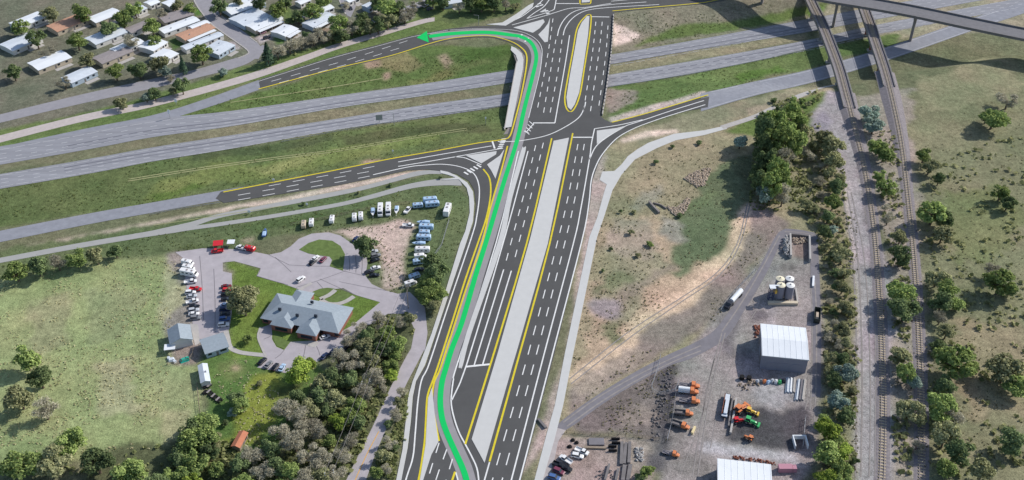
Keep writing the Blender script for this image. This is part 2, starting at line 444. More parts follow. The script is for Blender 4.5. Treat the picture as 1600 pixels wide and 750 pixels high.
# ------------------------------------------------------------------ the ground: one sheet, its soils and grasses as vertex colours
ZONES = [  # polygon in photo coordinates, colour, edge raggedness in metres
    ([(-600, -300), (660, -300), (652, 28), (380, 120), (234, 172), (-600, 330)], (112, 112, 96), 3),
    ([(640, -300), (830, -300), (812, 18), (720, 42), (640, 60)], (92, 106, 68), 2),
    ([(-600, 345), (234, 150), (380, 104), (660, 22), (720, 40), (660, 55), (380, 132), (234, 190), (-600, 380)], (100, 116, 70), 2),
    ([(234, 190), (400, 145), (530, 108), (660, 72), (800, 72), (806, 110), (530, 150), (360, 178)], (96, 112, 66), 2),
    ([(590, 80), (640, 78), (660, 100), (640, 112), (600, 106)], (128, 122, 88), 3),
    ([(-600, 320), (234, 214), (530, 170), (803, 130), (800, 144), (530, 186), (234, 232), (-600, 350)], (124, 120, 96), 1.5),
    ([(-600, 370), (234, 252), (530, 206), (800, 165), (786, 216), (530, 262), (340, 300), (234, 320), (-600, 440)], (98, 110, 70), 2),
    ([(234, 285), (330, 262), (530, 234), (700, 208), (690, 222), (530, 252), (330, 290), (234, 310)], (116, 126, 76), 5),
    ([(-600, 500), (234, 348), (530, 290), (666, 264), (666, 268), (530, 298), (234, 360), (-600, 510)], (200, 182, 168), 1),
    ([(-600, 480), (234, 352), (530, 300), (690, 268), (735, 310), (728, 360), (690, 470), (640, 480), (600, 440), (470, 365), (350, 392), (234, 400), (-600, 520)], (98, 110, 76), 3),
    ([(-600, 520), (232, 402), (284, 398), (288, 440), (296, 500), (262, 520), (266, 560), (308, 570), (314, 660), (322, 690), (250, 700), (-600, 800)], (144, 153, 108), 2),
    ([(262, 395), (350, 385), (350, 530), (262, 560)], (150, 142, 134), 2),
    ([(312, 555), (360, 548), (410, 552), (500, 560), (520, 600), (440, 690), (400, 750), (330, 700)], (92, 116, 64), 3),
    ([(350, 404), (440, 432), (600, 470), (604, 490), (560, 520), (530, 555), (420, 560), (360, 560), (352, 480)], (104, 124, 60), 1.2),
    ([(390, 590), (450, 585), (470, 620), (400, 690), (360, 690)], (128, 136, 64), 5),
    ([(150, 700), (322, 680), (420, 720), (470, 640), (520, 580), (560, 510), (640, 470), (660, 480), (560, 740), (520, 1200), (0, 1200)], (92, 96, 70), 4),
    ([(470, 366), (600, 352), (640, 344), (652, 350), (640, 372), (634, 420), (628, 452), (600, 456), (604, 430), (598, 392), (556, 372), (530, 362)], (188, 170, 158), 2),
    ([(270, 535), (310, 535), (314, 560), (296, 570), (264, 568)], (150, 134, 126), 1.5),
    # east of the avenue
    ([(930, 240), (1000, 200), (1210, 160), (1300, 130), (1300, 360), (1210, 380), (1100, 540), (900, 660), (840, 760), (880, 560)], (150, 141, 115), 3),
    ([(915, 262), (945, 240), (950, 280), (925, 380), (880, 570), (850, 700), (812, 750), (880, 560), (912, 380)], (178, 162, 154), 1.5),
    ([(1000, 330), (1100, 380), (1140, 340), (1165, 330), (1130, 430), (1000, 520), (890, 600), (880, 560), (925, 440)], (172, 153, 130), 9),
    ([(955, 380), (1040, 390), (1060, 420), (990, 500), (920, 520)], (146, 140, 116), 8),
    ([(1060, 345), (1130, 250), (1175, 240), (1180, 310), (1130, 400), (1060, 430)], (104, 114, 86), 7),
    ([(1164, 305), (1182, 315), (1145, 413), (1084, 474), (988, 536), (888, 616), (884, 588), (985, 508), (1066, 448), (1124, 394)], (202, 180, 154), 3),
    ([(1178, 312), (1230, 350), (1208, 372), (1130, 500), (1010, 560), (880, 650), (880, 612), (990, 534), (1085, 472), (1145, 412)], (140, 128, 120), 3),
    ([(880, 660), (1000, 590), (1060, 560), (1062, 620), (1040, 690), (1020, 690), (890, 675)], (124, 114, 110), 3),
    ([(1030, 565), (1062, 560), (1056, 620), (1040, 690), (1034, 740), (1010, 740), (1020, 660)], (92, 88, 90), 3),
    ([(868, 684), (1030, 688), (1020, 750), (1000, 1000), (820, 1000), (846, 750)], (160, 146, 138), 2),
    ([(1215, 362), (1276, 368), (1284, 560), (1276, 700), (1250, 760), (1250, 1100), (1000, 1100), (1032, 740), (1058, 620), (1062, 560), (1126, 490), (1180, 420)], (150, 142, 139), 1.5),
    ([(1150, 642), (1175, 634), (1240, 646), (1264, 636), (1260, 694), (1235, 708), (1200, 702), (1134, 688), (1146, 664)], (84, 81, 84), 3),
    ([(1120, 560), (1150, 520), (1150, 490), (1130, 500), (1110, 580)], (140, 132, 132), 4),
    ([(1272, 366), (1240, 330), (1200, 300), (1190, 180), (1260, 150), (1292, 180), (1330, 300), (1342, 420), (1340, 560), (1334, 1000), (1262, 1000), (1282, 700), (1290, 540)], (134, 130, 104), 2),
    ([(1256, 196), (1292, 140), (1330, 150), (1345, 260), (1360, 360), (1396, 420), (1400, 1000), (1334, 1000), (1342, 600), (1330, 380), (1312, 270), (1290, 210)], (158, 153, 153), 2),
    ([(1340, 150), (1900, 80), (1900, 1000), (1402, 1000), (1396, 420), (1372, 340), (1350, 240)], (150, 142, 130), 3),
    ([(1420, 150), (1900, 60), (1900, 1000), (1460, 1000), (1440, 420)], (126, 126, 98), 6),
    # beyond the cross street and the banks of the cut
    ([(957, 20), (1100, 5), (1300, -40), (1300, 20), (1100, 60), (955, 84)], (130, 126, 108), 2),
    ([(990, 72), (1060, 40), (1130, 34), (1240, 14), (1300, 0), (1300, 18), (1180, 40), (1060, 62)], (98, 114, 66), 3),
    ([(1300, -20), (1900, -140), (1900, 30), (1395, 60), (1280, 60)], (150, 144, 122), 2),
    ([(957, 34), (972, 40), (1004, 56), (984, 64), (957, 74)], (202, 188, 174), 0.6),
    ([(951, 102), (1100, 76), (1260, 52), (1260, 62), (1100, 90), (950, 118)], (140, 134, 108), 1),
    ([(945, 137), (1100, 112), (1262, 78), (1400, 50), (1400, 72), (1270, 106), (1100, 146), (950, 190)], (98, 116, 70), 3),
    ([(945, 140), (1000, 142), (990, 160), (950, 176)], (150, 138, 128), 2),
    ([(950, 184), (1100, 142), (1104, 150), (956, 192)], (190, 176, 168), 0.8),
    ([(1000, 205), (1105, 170), (1270, 130), (1280, 140), (1180, 176), (1100, 200), (1000, 226)], (140, 136, 112), 2.5),
    ([(1130, 200), (1210, 168), (1290, 140), (1260, 200), (1190, 220)], (100, 118, 66), 3),
    ([(970, 218), (1010, 205), (1060, 200), (1060, 206), (1010, 214), (975, 224)], (208, 190, 174), 1),
    # patches: wear, damp, bare earth and denser growth of a shape of their own
    ([(1134, 520), (1150, 494), (1162, 498), (1156, 530), (1140, 560), (1128, 545)], (122, 116, 118), 4),
    ([(1168, 488), (1196, 486), (1198, 500), (1176, 506)], (112, 106, 108), 2),
    ([(1190, 420), (1230, 418), (1262, 422), (1240, 428), (1200, 427)], (130, 122, 120), 3),
    ([(1236, 374), (1263, 374), (1263, 408), (1236, 402)], (140, 122, 116), 2),
    ([(1150, 545), (1172, 540), (1178, 560), (1160, 566)], (132, 126, 126), 3),
    ([(1100, 690), (1240, 712), (1250, 730), (1130, 712), (1090, 700)], (172, 168, 170), 2),
    ([(1180, 600), (1250, 600), (1250, 640), (1190, 636)], (160, 155, 156), 5),
    ([(1040, 690), (1060, 640), (1076, 640), (1060, 700), (1040, 745)], (132, 125, 122), 4),
    ([(1196, 520), (1212, 420), (1222, 420), (1205, 530)], (152, 146, 146), 3),
    ([(960, 470), (1010, 440), (1050, 400), (1062, 404), (1020, 456), (970, 490)], (142, 132, 116), 6),
    ([(900, 590), (960, 540), (1000, 545), (940, 600), (898, 625)], (160, 146, 132), 5),
    ([(920, 470), (950, 462), (975, 480), (955, 500), (925, 495)], (150, 142, 140), 4),
    ([(925, 500), (960, 505), (962, 530), (930, 535)], (116, 118, 90), 6),
    ([(945, 420), (990, 425), (1000, 445), (960, 455), (935, 445)], (122, 124, 96), 6),
    ([(985, 300), (1040, 290), (1050, 310), (1000, 330)], (146, 142, 124), 6),
    ([(965, 340), (1030, 345), (1035, 390), (985, 400), (950, 380)], (158, 148, 130), 7),
    ([(1040, 340), (1076, 352), (1060, 380), (1040, 372)], (152, 146, 134), 5),
    ([(1150, 250), (1180, 238), (1182, 300), (1160, 318)], (98, 104, 78), 4),
    ([(1076, 320), (1112, 296), (1124, 300), (1090, 335)], (104, 116, 84), 4),
    ([(1040, 600), (1050, 575), (1058, 600), (1050, 650), (1030, 700), (1020, 690)], (88, 84, 88), 4),
    ([(1010, 690), (1024, 680), (1030, 720), (1016, 745), (1004, 735)], (104, 100, 102), 4),
    ([(920, 640), (980, 600), (1010, 600), (990, 650), (940, 670)], (120, 110, 106), 6),
    ([(960, 655), (1000, 640), (1030, 650), (1000, 680), (960, 680)], (142, 130, 122), 5),
    ([(900, 700), (940, 720), (935, 745), (905, 735)], (146, 132, 124), 4),
    ([(1040, 710), (1100, 700), (1110, 745), (1040, 745)], (134, 127, 124), 4),
    ([(640, 128), (700, 108), (712, 116), (650, 140)], (118, 120, 78), 4), ([(570, 96), (596, 92), (600, 104), (574, 108)], (150, 132, 112), 2), ([(598, 116), (610, 112), (612, 124), (598, 126)], (168, 142, 126), 1.5),
    ([(680, 88), (694, 84), (706, 104), (696, 108)], (160, 142, 120), 2), ([(690, 104), (720, 100), (760, 92), (770, 98), (720, 114)], (112, 118, 76), 4), ([(720, 76), (790, 70), (798, 84), (730, 96)], (84, 104, 56), 3),
    ([(530, 215), (640, 198), (760, 190), (770, 204), (640, 216), (540, 232)], (86, 92, 62), 3), ([(300, 240), (400, 226), (520, 212), (520, 222), (400, 240), (300, 252)], (84, 94, 64), 2.5), ([(380, 262), (480, 240), (520, 242), (420, 270)], (132, 136, 88), 4),
    ([(560, 252), (590, 248), (592, 254), (566, 258)], (166, 146, 124), 1.5), ([(240, 300), (300, 288), (320, 292), (244, 314)], (92, 112, 58), 3),
    ([(380, 352), (460, 338), (520, 330), (500, 345), (400, 366)], (86, 104, 66), 4), ([(560, 330), (600, 318), (640, 310), (640, 318), (580, 336)], (112, 120, 82), 4), ([(340, 380), (300, 378), (270, 392), (340, 386)], (84, 96, 62), 3), ([(380, 372), (396, 370), (396, 378), (380, 380)], (158, 144, 124), 1.5),
    ([(250, 440), (280, 420), (288, 470), (262, 500), (244, 480)], (170, 166, 134), 5), ([(240, 560), (290, 580), (300, 620), (250, 640)], (140, 150, 108), 6), ([(240, 640), (300, 640), (310, 680), (250, 690)], (162, 158, 122), 5), ([(140, 450), (210, 440), (220, 520), (150, 540)], (140, 146, 108), 8), ([(40, 460), (110, 450), (120, 530), (50, 550)], (146, 148, 112), 8), ([(150, 580), (220, 570), (225, 640), (160, 650)], (160, 158, 124), 8),
    ([(346, 424), (362, 424), (362, 440), (350, 440)], (150, 140, 128), 1), ([(430, 610), (470, 600), (480, 640), (440, 650)], (88, 100, 58), 4), ([(345, 566), (380, 560), (390, 580), (350, 590)], (112, 124, 76), 3), ([(364, 572), (372, 570), (374, 577), (365, 579)], (190, 160, 140), .6),
    ([(290, 60), (320, 50), (330, 58), (300, 70)], (100, 110, 70), 1.5), ([(262, 62), (286, 56), (290, 70), (268, 80)], (80, 104, 58), 1.5), ([(302, 14), (312, 10), (318, 22), (306, 26)], (84, 116, 56), 1.5), ([(424, 54), (440, 50), (450, 64), (432, 70)], (84, 112, 58), 1.5), ([(388, 42), (404, 52), (396, 58), (380, 48)], (92, 112, 64), 1.5), ([(398, 58), (420, 52), (428, 58), (406, 68)], (178, 172, 168), 1), ([(344, 68), (366, 64), (376, 76), (352, 80)], (168, 162, 160), 1),
    ([(435, 14), (452, 8), (470, 30), (452, 36)], (104, 118, 72), 2), ([(500, 44), (520, 38), (524, 46), (506, 52)], (148, 132, 116), 1.5), ([(640, 20), (700, 14), (704, 24), (650, 38)], (104, 118, 74), 2), ([(612, 30), (640, 22), (650, 28), (620, 40)], (170, 164, 162), 1.5),
    ([(1000, 110), (1060, 100), (1080, 104), (1010, 122)], (118, 122, 84), 3), ([(1150, 120), (1220, 104), (1230, 112), (1160, 130)], (84, 112, 54), 3), ([(1260, 20), (1290, 10), (1290, 18), (1266, 28)], (96, 124, 60), 1.5), ([(1160, 168), (1200, 160), (1206, 170), (1166, 180)], (168, 150, 132), 2),
    ([(1262, 200), (1288, 172), (1300, 190), (1284, 210)], (142, 138, 144), 3), ([(1345, 300), (1352, 300), (1372, 420), (1384, 740), (1376, 740), (1364, 440)], (128, 122, 124), 1.2), ([(1314, 270), (1322, 270), (1340, 420), (1344, 740), (1338, 740), (1334, 430)], (178, 170, 166), 1.5),
    ([(1450, 300), (1560, 280), (1600, 400), (1500, 420)], (116, 122, 86), 10), ([(1480, 520), (1600, 500), (1620, 640), (1500, 660)], (140, 132, 106), 10), ([(1420, 120), (1560, 90), (1600, 140), (1450, 180)], (140, 136, 108), 8),
]

def build_ground():
    X0, X1, Y0, Y1, st = -400.0, 400.0, -176.0, 300.0, 1.0
    nx, ny = int((X1 - X0) / st) + 1, int((Y1 - Y0) / st) + 1
    xs, ys = np.linspace(X0, X1, nx), np.linspace(Y0, Y1, ny)
    X, Y = np.meshgrid(xs, ys)
    x, y = X.ravel(), Y.ravel()
    z = H(x, y)
    wx = (vnoise(x, y, 7, 1) - .5) * 2 + (vnoise(x, y, 2.4, 2) - .5)
    wx += (vnoise(x, y, 19, 12) - .5) * 3
    wy = (vnoise(x, y, 19, 13) - .5) * 3 + (vnoise(x, y, 7, 3) - .5) * 2 + (vnoise(x, y, 2.4, 4) - .5)
    col = np.tile(np.array([lin(v) for v in (112, 114, 88)]), (len(x), 1))
    for poly, rgb, rag in ZONES:
        px, py = pix(x + wx * rag * .5, y + wy * rag * .5, z)
        m = inpoly(px, py, poly)
        col[m] = [lin(v) for v in rgb]
    # soften borders, then patchy growth
    C = col.reshape(ny, nx, 3)
    for _ in range(3):
        Cp = np.pad(C, ((1, 1), (1, 1), (0, 0)), 'edge')
        C = (Cp[1:-1, 1:-1] * 2 + Cp[:-2, 1:-1] + Cp[2:, 1:-1] + Cp[1:-1, :-2] + Cp[1:-1, 2:]) / 6
    patch = vnoise(x, y, 23, 5) * .5 + vnoise(x, y, 9, 6) * .3 + vnoise(x, y, 3.5, 8) * .2
    k = (patch - .5).reshape(ny, nx, 1)
    C = C * (1 + k * np.array([0.55, 0.35, 0.45]))
    hue = (vnoise(x, y, 14, 9) - .5).reshape(ny, nx, 1)
    C = C * (1 + hue * np.array([0.18, 0.02, 0.1]))
    me = bpy.data.meshes.new('ground')
    idx = np.arange(nx * ny).reshape(ny, nx)
    f = np.stack([idx[:-1, :-1], idx[:-1, 1:], idx[1:, 1:], idx[1:, :-1]], -1).reshape(-1, 4)
    me.vertices.add(nx * ny); me.vertices.foreach_set('co', np.stack([x, y, z], -1).ravel().astype(np.float32))
    me.loops.add(f.size); me.loops.foreach_set('vertex_index', f.ravel().astype(np.int32))
    me.polygons.add(len(f)); me.polygons.foreach_set('loop_start', np.arange(0, f.size, 4, dtype=np.int32))
    me.polygons.foreach_set('use_smooth', np.ones(len(f), bool))
    me.update(calc_edges=True)
    at = me.color_attributes.new('soil', 'FLOAT_COLOR', 'POINT')
    at.data.foreach_set('color', np.concatenate([C.reshape(-1, 3), np.ones((nx * ny, 1))], 1).ravel().astype(np.float32))
    m = bpy.data.materials.new('ground_cover'); m.use_nodes = True
    nt = m.node_tree; N = nt.nodes; L = nt.links
    b = N['Principled BSDF']; b.inputs['Roughness'].default_value = 0.95; b.inputs['Specular IOR Level'].default_value = 0.1
    a = N.new('ShaderNodeVertexColor'); a.layer_name = 'soil'
    g = N.new('ShaderNodeNewGeometry')
    last = a.outputs['Color']
    for sc, lo, hi, det in ((0.12, 0.78, 1.24, 6), (0.45, 0.6, 1.42, 8), (1.7, 0.55, 1.48, 4)):
        no = N.new('ShaderNodeTexNoise'); no.inputs['Scale'].default_value = sc; no.inputs['Detail'].default_value = det; no.inputs['Roughness'].default_value = .7
        L.new(g.outputs['Position'], no.inputs['Vector'])
        mr = N.new('ShaderNodeMapRange'); mr.inputs['From Min'].default_value = .28; mr.inputs['From Max'].default_value = .72
        mr.inputs['To Min'].default_value = lo; mr.inputs['To Max'].default_value = hi
        L.new(no.outputs['Fac'], mr.inputs['Value'])
        s_ = N.new('ShaderNodeVectorMath'); s_.operation = 'SCALE'
        L.new(last, s_.inputs[0]); L.new(mr.outputs[0], s_.inputs['Scale']); last = s_.outputs['Vector']
    L.new(last, b.inputs['Base Color'])
    bp = N.new('ShaderNodeBump'); bp.inputs['Strength'].default_value = .5; bp.inputs['Distance'].default_value = .5
    L.new(no.outputs['Fac'], bp.inputs['Height']); L.new(bp.outputs[0], b.inputs['Normal'])
    me.materials.append(m)
    o = obj('ground', me); o['kind'] = 'structure'
    far = MB()
    for x0, x1, y0, y1 in ((-4000, X0, -4000, 4000), (X1, 4000, -4000, 4000), (X0, X1, -4000, Y0), (X0, X1, Y1, 4000)):
        far.add([(x0, y0, 0), (x1, y0, 0), (x1, y1, 0), (x0, y1, 0)], [(0, 1, 2, 3)])
    struct('terrain', far, mat('distant_scrub', c8(112, 114, 90), 0.95, 0.05, 0.35))
build_ground()

# ------------------------------------------------------------------ roads and streets
fw = MB()
band(fw, [(-400, 294), (100, 212), (234, 187), (363, 173), (530, 149), (660, 131), (806, 108), (955, 85), (1100, 60), (1233, 35), (1393, 6), (1700, -46)],
     [(-400, 326), (100, 240), (234, 215), (363, 197), (530, 168), (660, 150), (803, 128), (952, 101), (1100, 76), (1250, 52), (1393, 26), (1700, -30)], .12, 260)
band(fw, [(-400, 340), (100, 255), (234, 231), (363, 211), (530, 185), (663, 164), (799, 145), (951, 117), (1100, 92), (1260, 63), (1393, 34), (1700, -22)],
     [(-400, 362), (100, 278), (234, 253), (363, 232), (530, 202), (637, 188), (797, 164), (947, 137), (1100, 112), (1260, 77), (1393, 49), (1700, -8)], .12, 260)
struct('freeway', fw, MT['fwy'])
seam = MB(); wl = MB()
for pts in ([(100, 229), (234, 204), (363, 188), (530, 161), (660, 143), (804, 121), (953, 95), (1100, 70), (1245, 45), (1393, 19)],
            [(100, 262), (234, 238), (363, 218), (530, 191), (663, 171), (799, 151), (950, 124), (1100, 99), (1260, 68), (1393, 40)]):
    ribbon(seam, pts, .9, .14, flat=False)
    ribbon(seam, [(p[0], p[1] + 5) for p in pts], .5, .14, flat=False)
struct('freeway_seams', seam, MT['seam'])
U_T = [(-100, 252), (100, 216), (234, 191), (363, 177), (530, 152), (660, 134), (806, 111), (955, 88), (1100, 63), (1233, 38), (1393, 9), (1600, -28)]
L_T = [(-100, 290), (100, 258), (234, 234), (363, 214), (530, 188), (663, 166), (799, 147), (951, 119), (1100, 94), (1260, 65), (1393, 36), (1600, -4)]
for base, offs in ((U_T, (0, 5.5, 11, 15)), (L_T, (0, 5, 9.5, 14))):
    for k in offs:
        sc = [(p[0], p[1] + k * (1.25 if p[0] < 400 else 1.0)) for p in base]
        if k in (0, offs[-1]): dashes(wl, sc, .25, 6, 1.5, .15, flat=False)
        else: dashes(wl, sc, .3, 3.2, 4.5, .15, flat=False)
# old ramps
ow = MB()
band(ow, [(-300, 296), (100, 208), (234, 181), (320, 155), (404, 125), (420, 120)], [(-300, 312), (100, 222), (234, 194), (330, 166), (408, 139), (424, 134)], .1, 90)
band(ow, [(-300, 420), (100, 341), (234, 317), (350, 297), (380, 292)], [(-300, 440), (100, 358), (234, 333), (340, 314), (380, 310)], .1, 90)
band(ow, [(1095, 146), (1180, 127), (1271, 107), (1393, 71), (1560, 15), (1800, -60)], [(1095, 174), (1185, 148), (1273, 128), (1393, 92), (1560, 34), (1800, -44)], .13, 120, 5)
struct('old_ramps', ow, mat('ramp_asphalt', c8(142, 144, 152), .9, .3, .16))
for pts in ([(1110, 144), (1180, 129), (1271, 109), (1393, 73), (1560, 17)], [(1108, 168), (1185, 146), (1273, 126), (1393, 90), (1560, 32)]):
    ribbon(wl, pts, .3, .16, flat=False)
struct('freeway_markings', wl, MT['worn'])

st = MB()
band(st, [(-100, 204), (100, 154), (234, 124), (300, 110), (360, 93), (392, 83), (410, 70)], [(-100, 216), (100, 168), (234, 139), (310, 121), (380, 102), (408, 84), (420, 74)], .06, 80, 1, True)
sheet(st, [(318, -30), (331, 0), (342, 20), (379, 48), (401, 65), (412, 78), (404, 92), (384, 92), (388, 80), (370, 66), (347, 50), (331, 37), (318, 22), (305, 5), (290, -30)], .075)
sheet(st, [(515, -30), (530, -2), (542, 24), (548, 27), (556, 10), (552, -30)], .07)
band(st, [(560, 40), (606, 22), (640, 8), (700, -14)], [(566, 44), (612, 29), (650, 14), (712, -8)], .06, 30, 1, True)
struct('trailer_park_street', st, MT['street'])
kb = MB()
for pts in ([(296, -20), (305, 4), (317, 22), (329, 36), (347, 50), (370, 66), (386, 78), (387, 84), (372, 91)], [(342, 22), (360, 37), (371, 45)], [(390, 58), (401, 66)], [(530, 0), (540, 22)]):
    P = smooth(pts, 5); wp = G(P[:, 0], P[:, 1], .1, True)
    for a, b in zip(wp[:-1], wp[1:]):
        d = b - a; kb.box((*((a + b) / 2)[:2], .1), (np.linalg.norm(d) + .1, .8, .2), math.atan2(d[1], d[0]))
struct('street_kerb', kb, MT['concrete'])
fr = MB()
band(fr, [(-200, 264), (100, 186), (234, 157), (379, 118), (470, 88), (530, 67), (600, 47), (660, 30), (679, 27)], [(-200, 276), (100, 197), (234, 168), (379, 129), (470, 98), (530, 76), (600, 55), (660, 37), (679, 33)], .06, 80, 1, True)
struct('frontage_path', fr, mat('pinkish_concrete', c8(188, 178, 174), .9, .4, .14))

# the widened avenue and its ramps: dark new asphalt
ro = MB()
AVE = [(729, 380), (701, 463), (666, 570), (651, 595), (646, 619), (643, 657), (638, 699), (627, 750), (600, 900),
       (770, 900), (814, 750), (867, 550), (911, 370), (922, 319), (926, 281), (935, 255), (947, 234), (967, 214), (993, 198), (1021, 188), (1048, 180), (1075, 173), (1106, 167.5),
       (1108, 151), (1080, 157), (1040, 168), (1000, 180), (956, 192), (945, 187), (938, 181), (940, 173), (945, 149), (952, 101), (960, 19), (1010, 14), (1100, 6), (1220, -15), (1400, -48), (1420, -96), (1240, -64), (985, -44), (990, -160), (838, -160), (836, -40), (834, 8), (826, 14), (810, 26), (795, 34), (780, 40), (740, 41), (700, 45), (642, 56), (590, 70), (530, 85.5), (470, 104), (404, 125), (407, 139), (530, 107), (610, 88.5), (666, 71), (703, 62), (743, 58), (770, 58.5), (797, 66),
       (812, 75), (821, 87), (820, 107), (811, 155), (794, 210), (786, 217), (743, 223), (679, 235), (610, 247), (530, 263.5), (345, 299.5), (337, 310), (350, 317), (530, 289), (583, 278), (637, 266), (669, 264.5), (690, 267), (714, 272), (733, 283), (741, 297), (744, 320), (740, 350)]
sheet(ro, AVE, .15, -.02)
struct('avenue', ro, MT['road'])
# light kerbed surfaces: medians, islands, pavements (a step above the asphalt)
md = MB()
sheet(md, [(865, 220), (889, 215), (856, 380), (807, 550), (801, 570), (757, 723), (737, 686), (778, 550), (829, 370)], .27, .1)
sheet(md, [(917, 25), (921, 25), (919, 53), (911, 107), (905, 144), (898, 163), (892, 171.5), (887, 167), (885, 152), (890, 120), (898, 77), (903, 48), (909, 35)], .27, .1)
sheet(md, [(914, -158), (930, -158), (922, 0), (921, 3), (909, 4)], .27, .1)
sheet(md, [(802, 43), (849, 30), (851, 34), (843, 44), (832.5, 51)], .27, .1)
sheet(md, [(859.5, 27), (856, 65), (851, 66), (841, 54), (850, 45), (856, 37)], .27, .1)
sheet(md, [(843, 19), (853, 13), (853, 17), (848, 19)], .27, .1)
sheet(md, [(728, 243), (776, 236), (775, 241), (752, 255)], .27, .1)
sheet(md, [(761, 257), (781, 243), (788, 233), (774, 279), (768, 267)], .27, .1)
sheet(md, [(932.5, 204), (963, 200), (979, 196), (949, 213), (932.5, 225)], .27, .1)
sheet(md, [(675, 605), (679, 645), (685, 690), (674, 710), (661, 750), (640, 820), (632, 820), (656, 750), (665, 694), (667, 657), (669, 622)], .27, .1)
sheet(md, smooth([(818, 231), (821, 236), (800, 310), (785, 380), (737, 519), (723, 571), (719, 574), (717, 570), (729, 519), (777, 380), (793, 310), (814, 236)], 4, True).tolist(), .27, .1)
struct('median', md, MT['pave'])
pv = MB()
sheet(pv, [(799, 72), (806, 75), (815, 83), (818, 93), (817, 107), (799, 198), (787, 200), (790, 192), (805, 107), (809, 95), (806, 86), (798, 78)], .27, .1)
sheet(pv, [(690, 281), (717, 280), (729, 293), (733, 308), (734, 332), (727, 361), (719, 380), (695, 458), (674, 522), (655, 570), (645, 595), (638, 619), (634, 657), (629, 702), (619, 750), (590, 860), (600, 860),
           (627, 750), (637, 699), (642, 657), (645, 619), (650, 595), (664, 570), (700, 463), (728, 380), (739, 345), (741, 318), (739, 299), (730, 285), (713, 274), (700, 268.5), (688, 266), (688, 270), (700, 273), (712, 277)], .25, .02)
sheet(pv, [(790, 40), (812, 27), (832, 11), (834, 4), (826, 8), (806, 22), (785, 35), (760, 38)], .25, .02)
struct('pavement', pv, MT['pave'])
pg = MB()
band(pg, [(-100, 422), (100, 384), (234, 361), (290, 349), (345, 333.5), (430, 317), (530, 298), (583, 286.5), (640, 270), (668, 266), (690, 267.5)],
     [(-100, 430), (100, 392), (234, 369), (295, 356), (345, 340), (430, 324), (530, 305), (583, 293), (640, 277.5), (668, 272), (690, 272)], .07, 90, 1, True)
band(pg, [(210, 365), (270, 356), (301, 353), (345, 347), (430, 334), (530, 316.5), (583, 303), (640, 287), (690, 279), (718, 279)],
     [(210, 373), (270, 364), (301, 359), (345, 353), (430, 340), (530, 322.5), (583, 310), (645, 294), (690, 289.5), (722, 290)], .075, 90, 1, True)
sheet(pg, [(230, 362), (302, 346), (304, 358), (234, 368.5)], .072)
struct('cycle_path', pg, MT['pathgrey'])
pe = MB()
sheet(pe, [(800, 870), (835, 750), (855, 675), (867, 633), (883, 550), (921, 370), (933, 340), (944, 300), (948, 288), (937, 281), (941, 268), (960, 267), (971, 257), (981, 244), (996, 233), (1013, 223), (1053, 209), (1100, 203.5), (1135, 196),
           (1136, 201), (1100, 211), (1056, 219), (1027, 231), (992, 249), (971, 273), (957, 297), (945, 335), (933, 370), (892, 570), (880, 633), (866, 688), (848, 750), (818, 870)], .1)
struct('east_footpath', pe, MT['pave'])
pt = MB()
ribbon(pt, [(1128, 199), (1180, 182), (1212, 167), (1249, 150), (1281, 138), (1304, 133)], 3.6, .12, flat=False)
struct('trail', pt, MT['concrete'])
# lane under the painted route; the arrow's glow is painted into its lighter grey
la = MB()
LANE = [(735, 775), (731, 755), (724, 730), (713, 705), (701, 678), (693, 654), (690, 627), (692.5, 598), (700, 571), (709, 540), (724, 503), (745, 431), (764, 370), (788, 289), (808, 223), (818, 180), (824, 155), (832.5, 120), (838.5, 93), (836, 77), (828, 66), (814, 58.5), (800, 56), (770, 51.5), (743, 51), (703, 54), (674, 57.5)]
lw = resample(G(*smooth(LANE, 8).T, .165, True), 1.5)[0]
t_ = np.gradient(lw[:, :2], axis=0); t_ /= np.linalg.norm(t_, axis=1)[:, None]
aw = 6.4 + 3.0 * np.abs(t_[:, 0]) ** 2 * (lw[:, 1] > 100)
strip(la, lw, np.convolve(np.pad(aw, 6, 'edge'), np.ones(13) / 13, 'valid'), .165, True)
struct('glow_lane', la, MT['lane'])
ga = MB()
ARR = [(738, 790), (729, 750), (722, 729), (711, 705), (699, 678), (691, 654), (688, 627), (690.5, 598), (698, 571), (706, 545), (722, 503), (743, 431), (762, 370), (786, 289), (807, 223), (817, 180), (823, 155), (832, 120), (838, 91), (835, 75), (827, 64), (813, 57), (798, 54.5), (770, 51), (743, 50.5), (703, 52.7), (670, 57)]
gw = resample(G(*smooth(ARR, 8).T, .225, True), 1.0)[0]
t_ = np.gradient(gw[:, :2], axis=0); t_ /= np.linalg.norm(t_, axis=1)[:, None]
aw = 2.25 + 2.1 * np.abs(t_[:, 0]) ** 2 * (gw[:, 1] > 100)
aw = np.convolve(np.pad(aw, 6, 'edge'), np.ones(13) / 13, 'valid')
strip(ga, gw, aw, .225, True)
hd = U(np.array([651, 667, 669.8]), np.array([58.8, 48.2, 66.2]), .225)
ga.add([tuple(p) for p in hd], [(0, 2, 1)])
struct('route_arrow', ga, MT['green'])

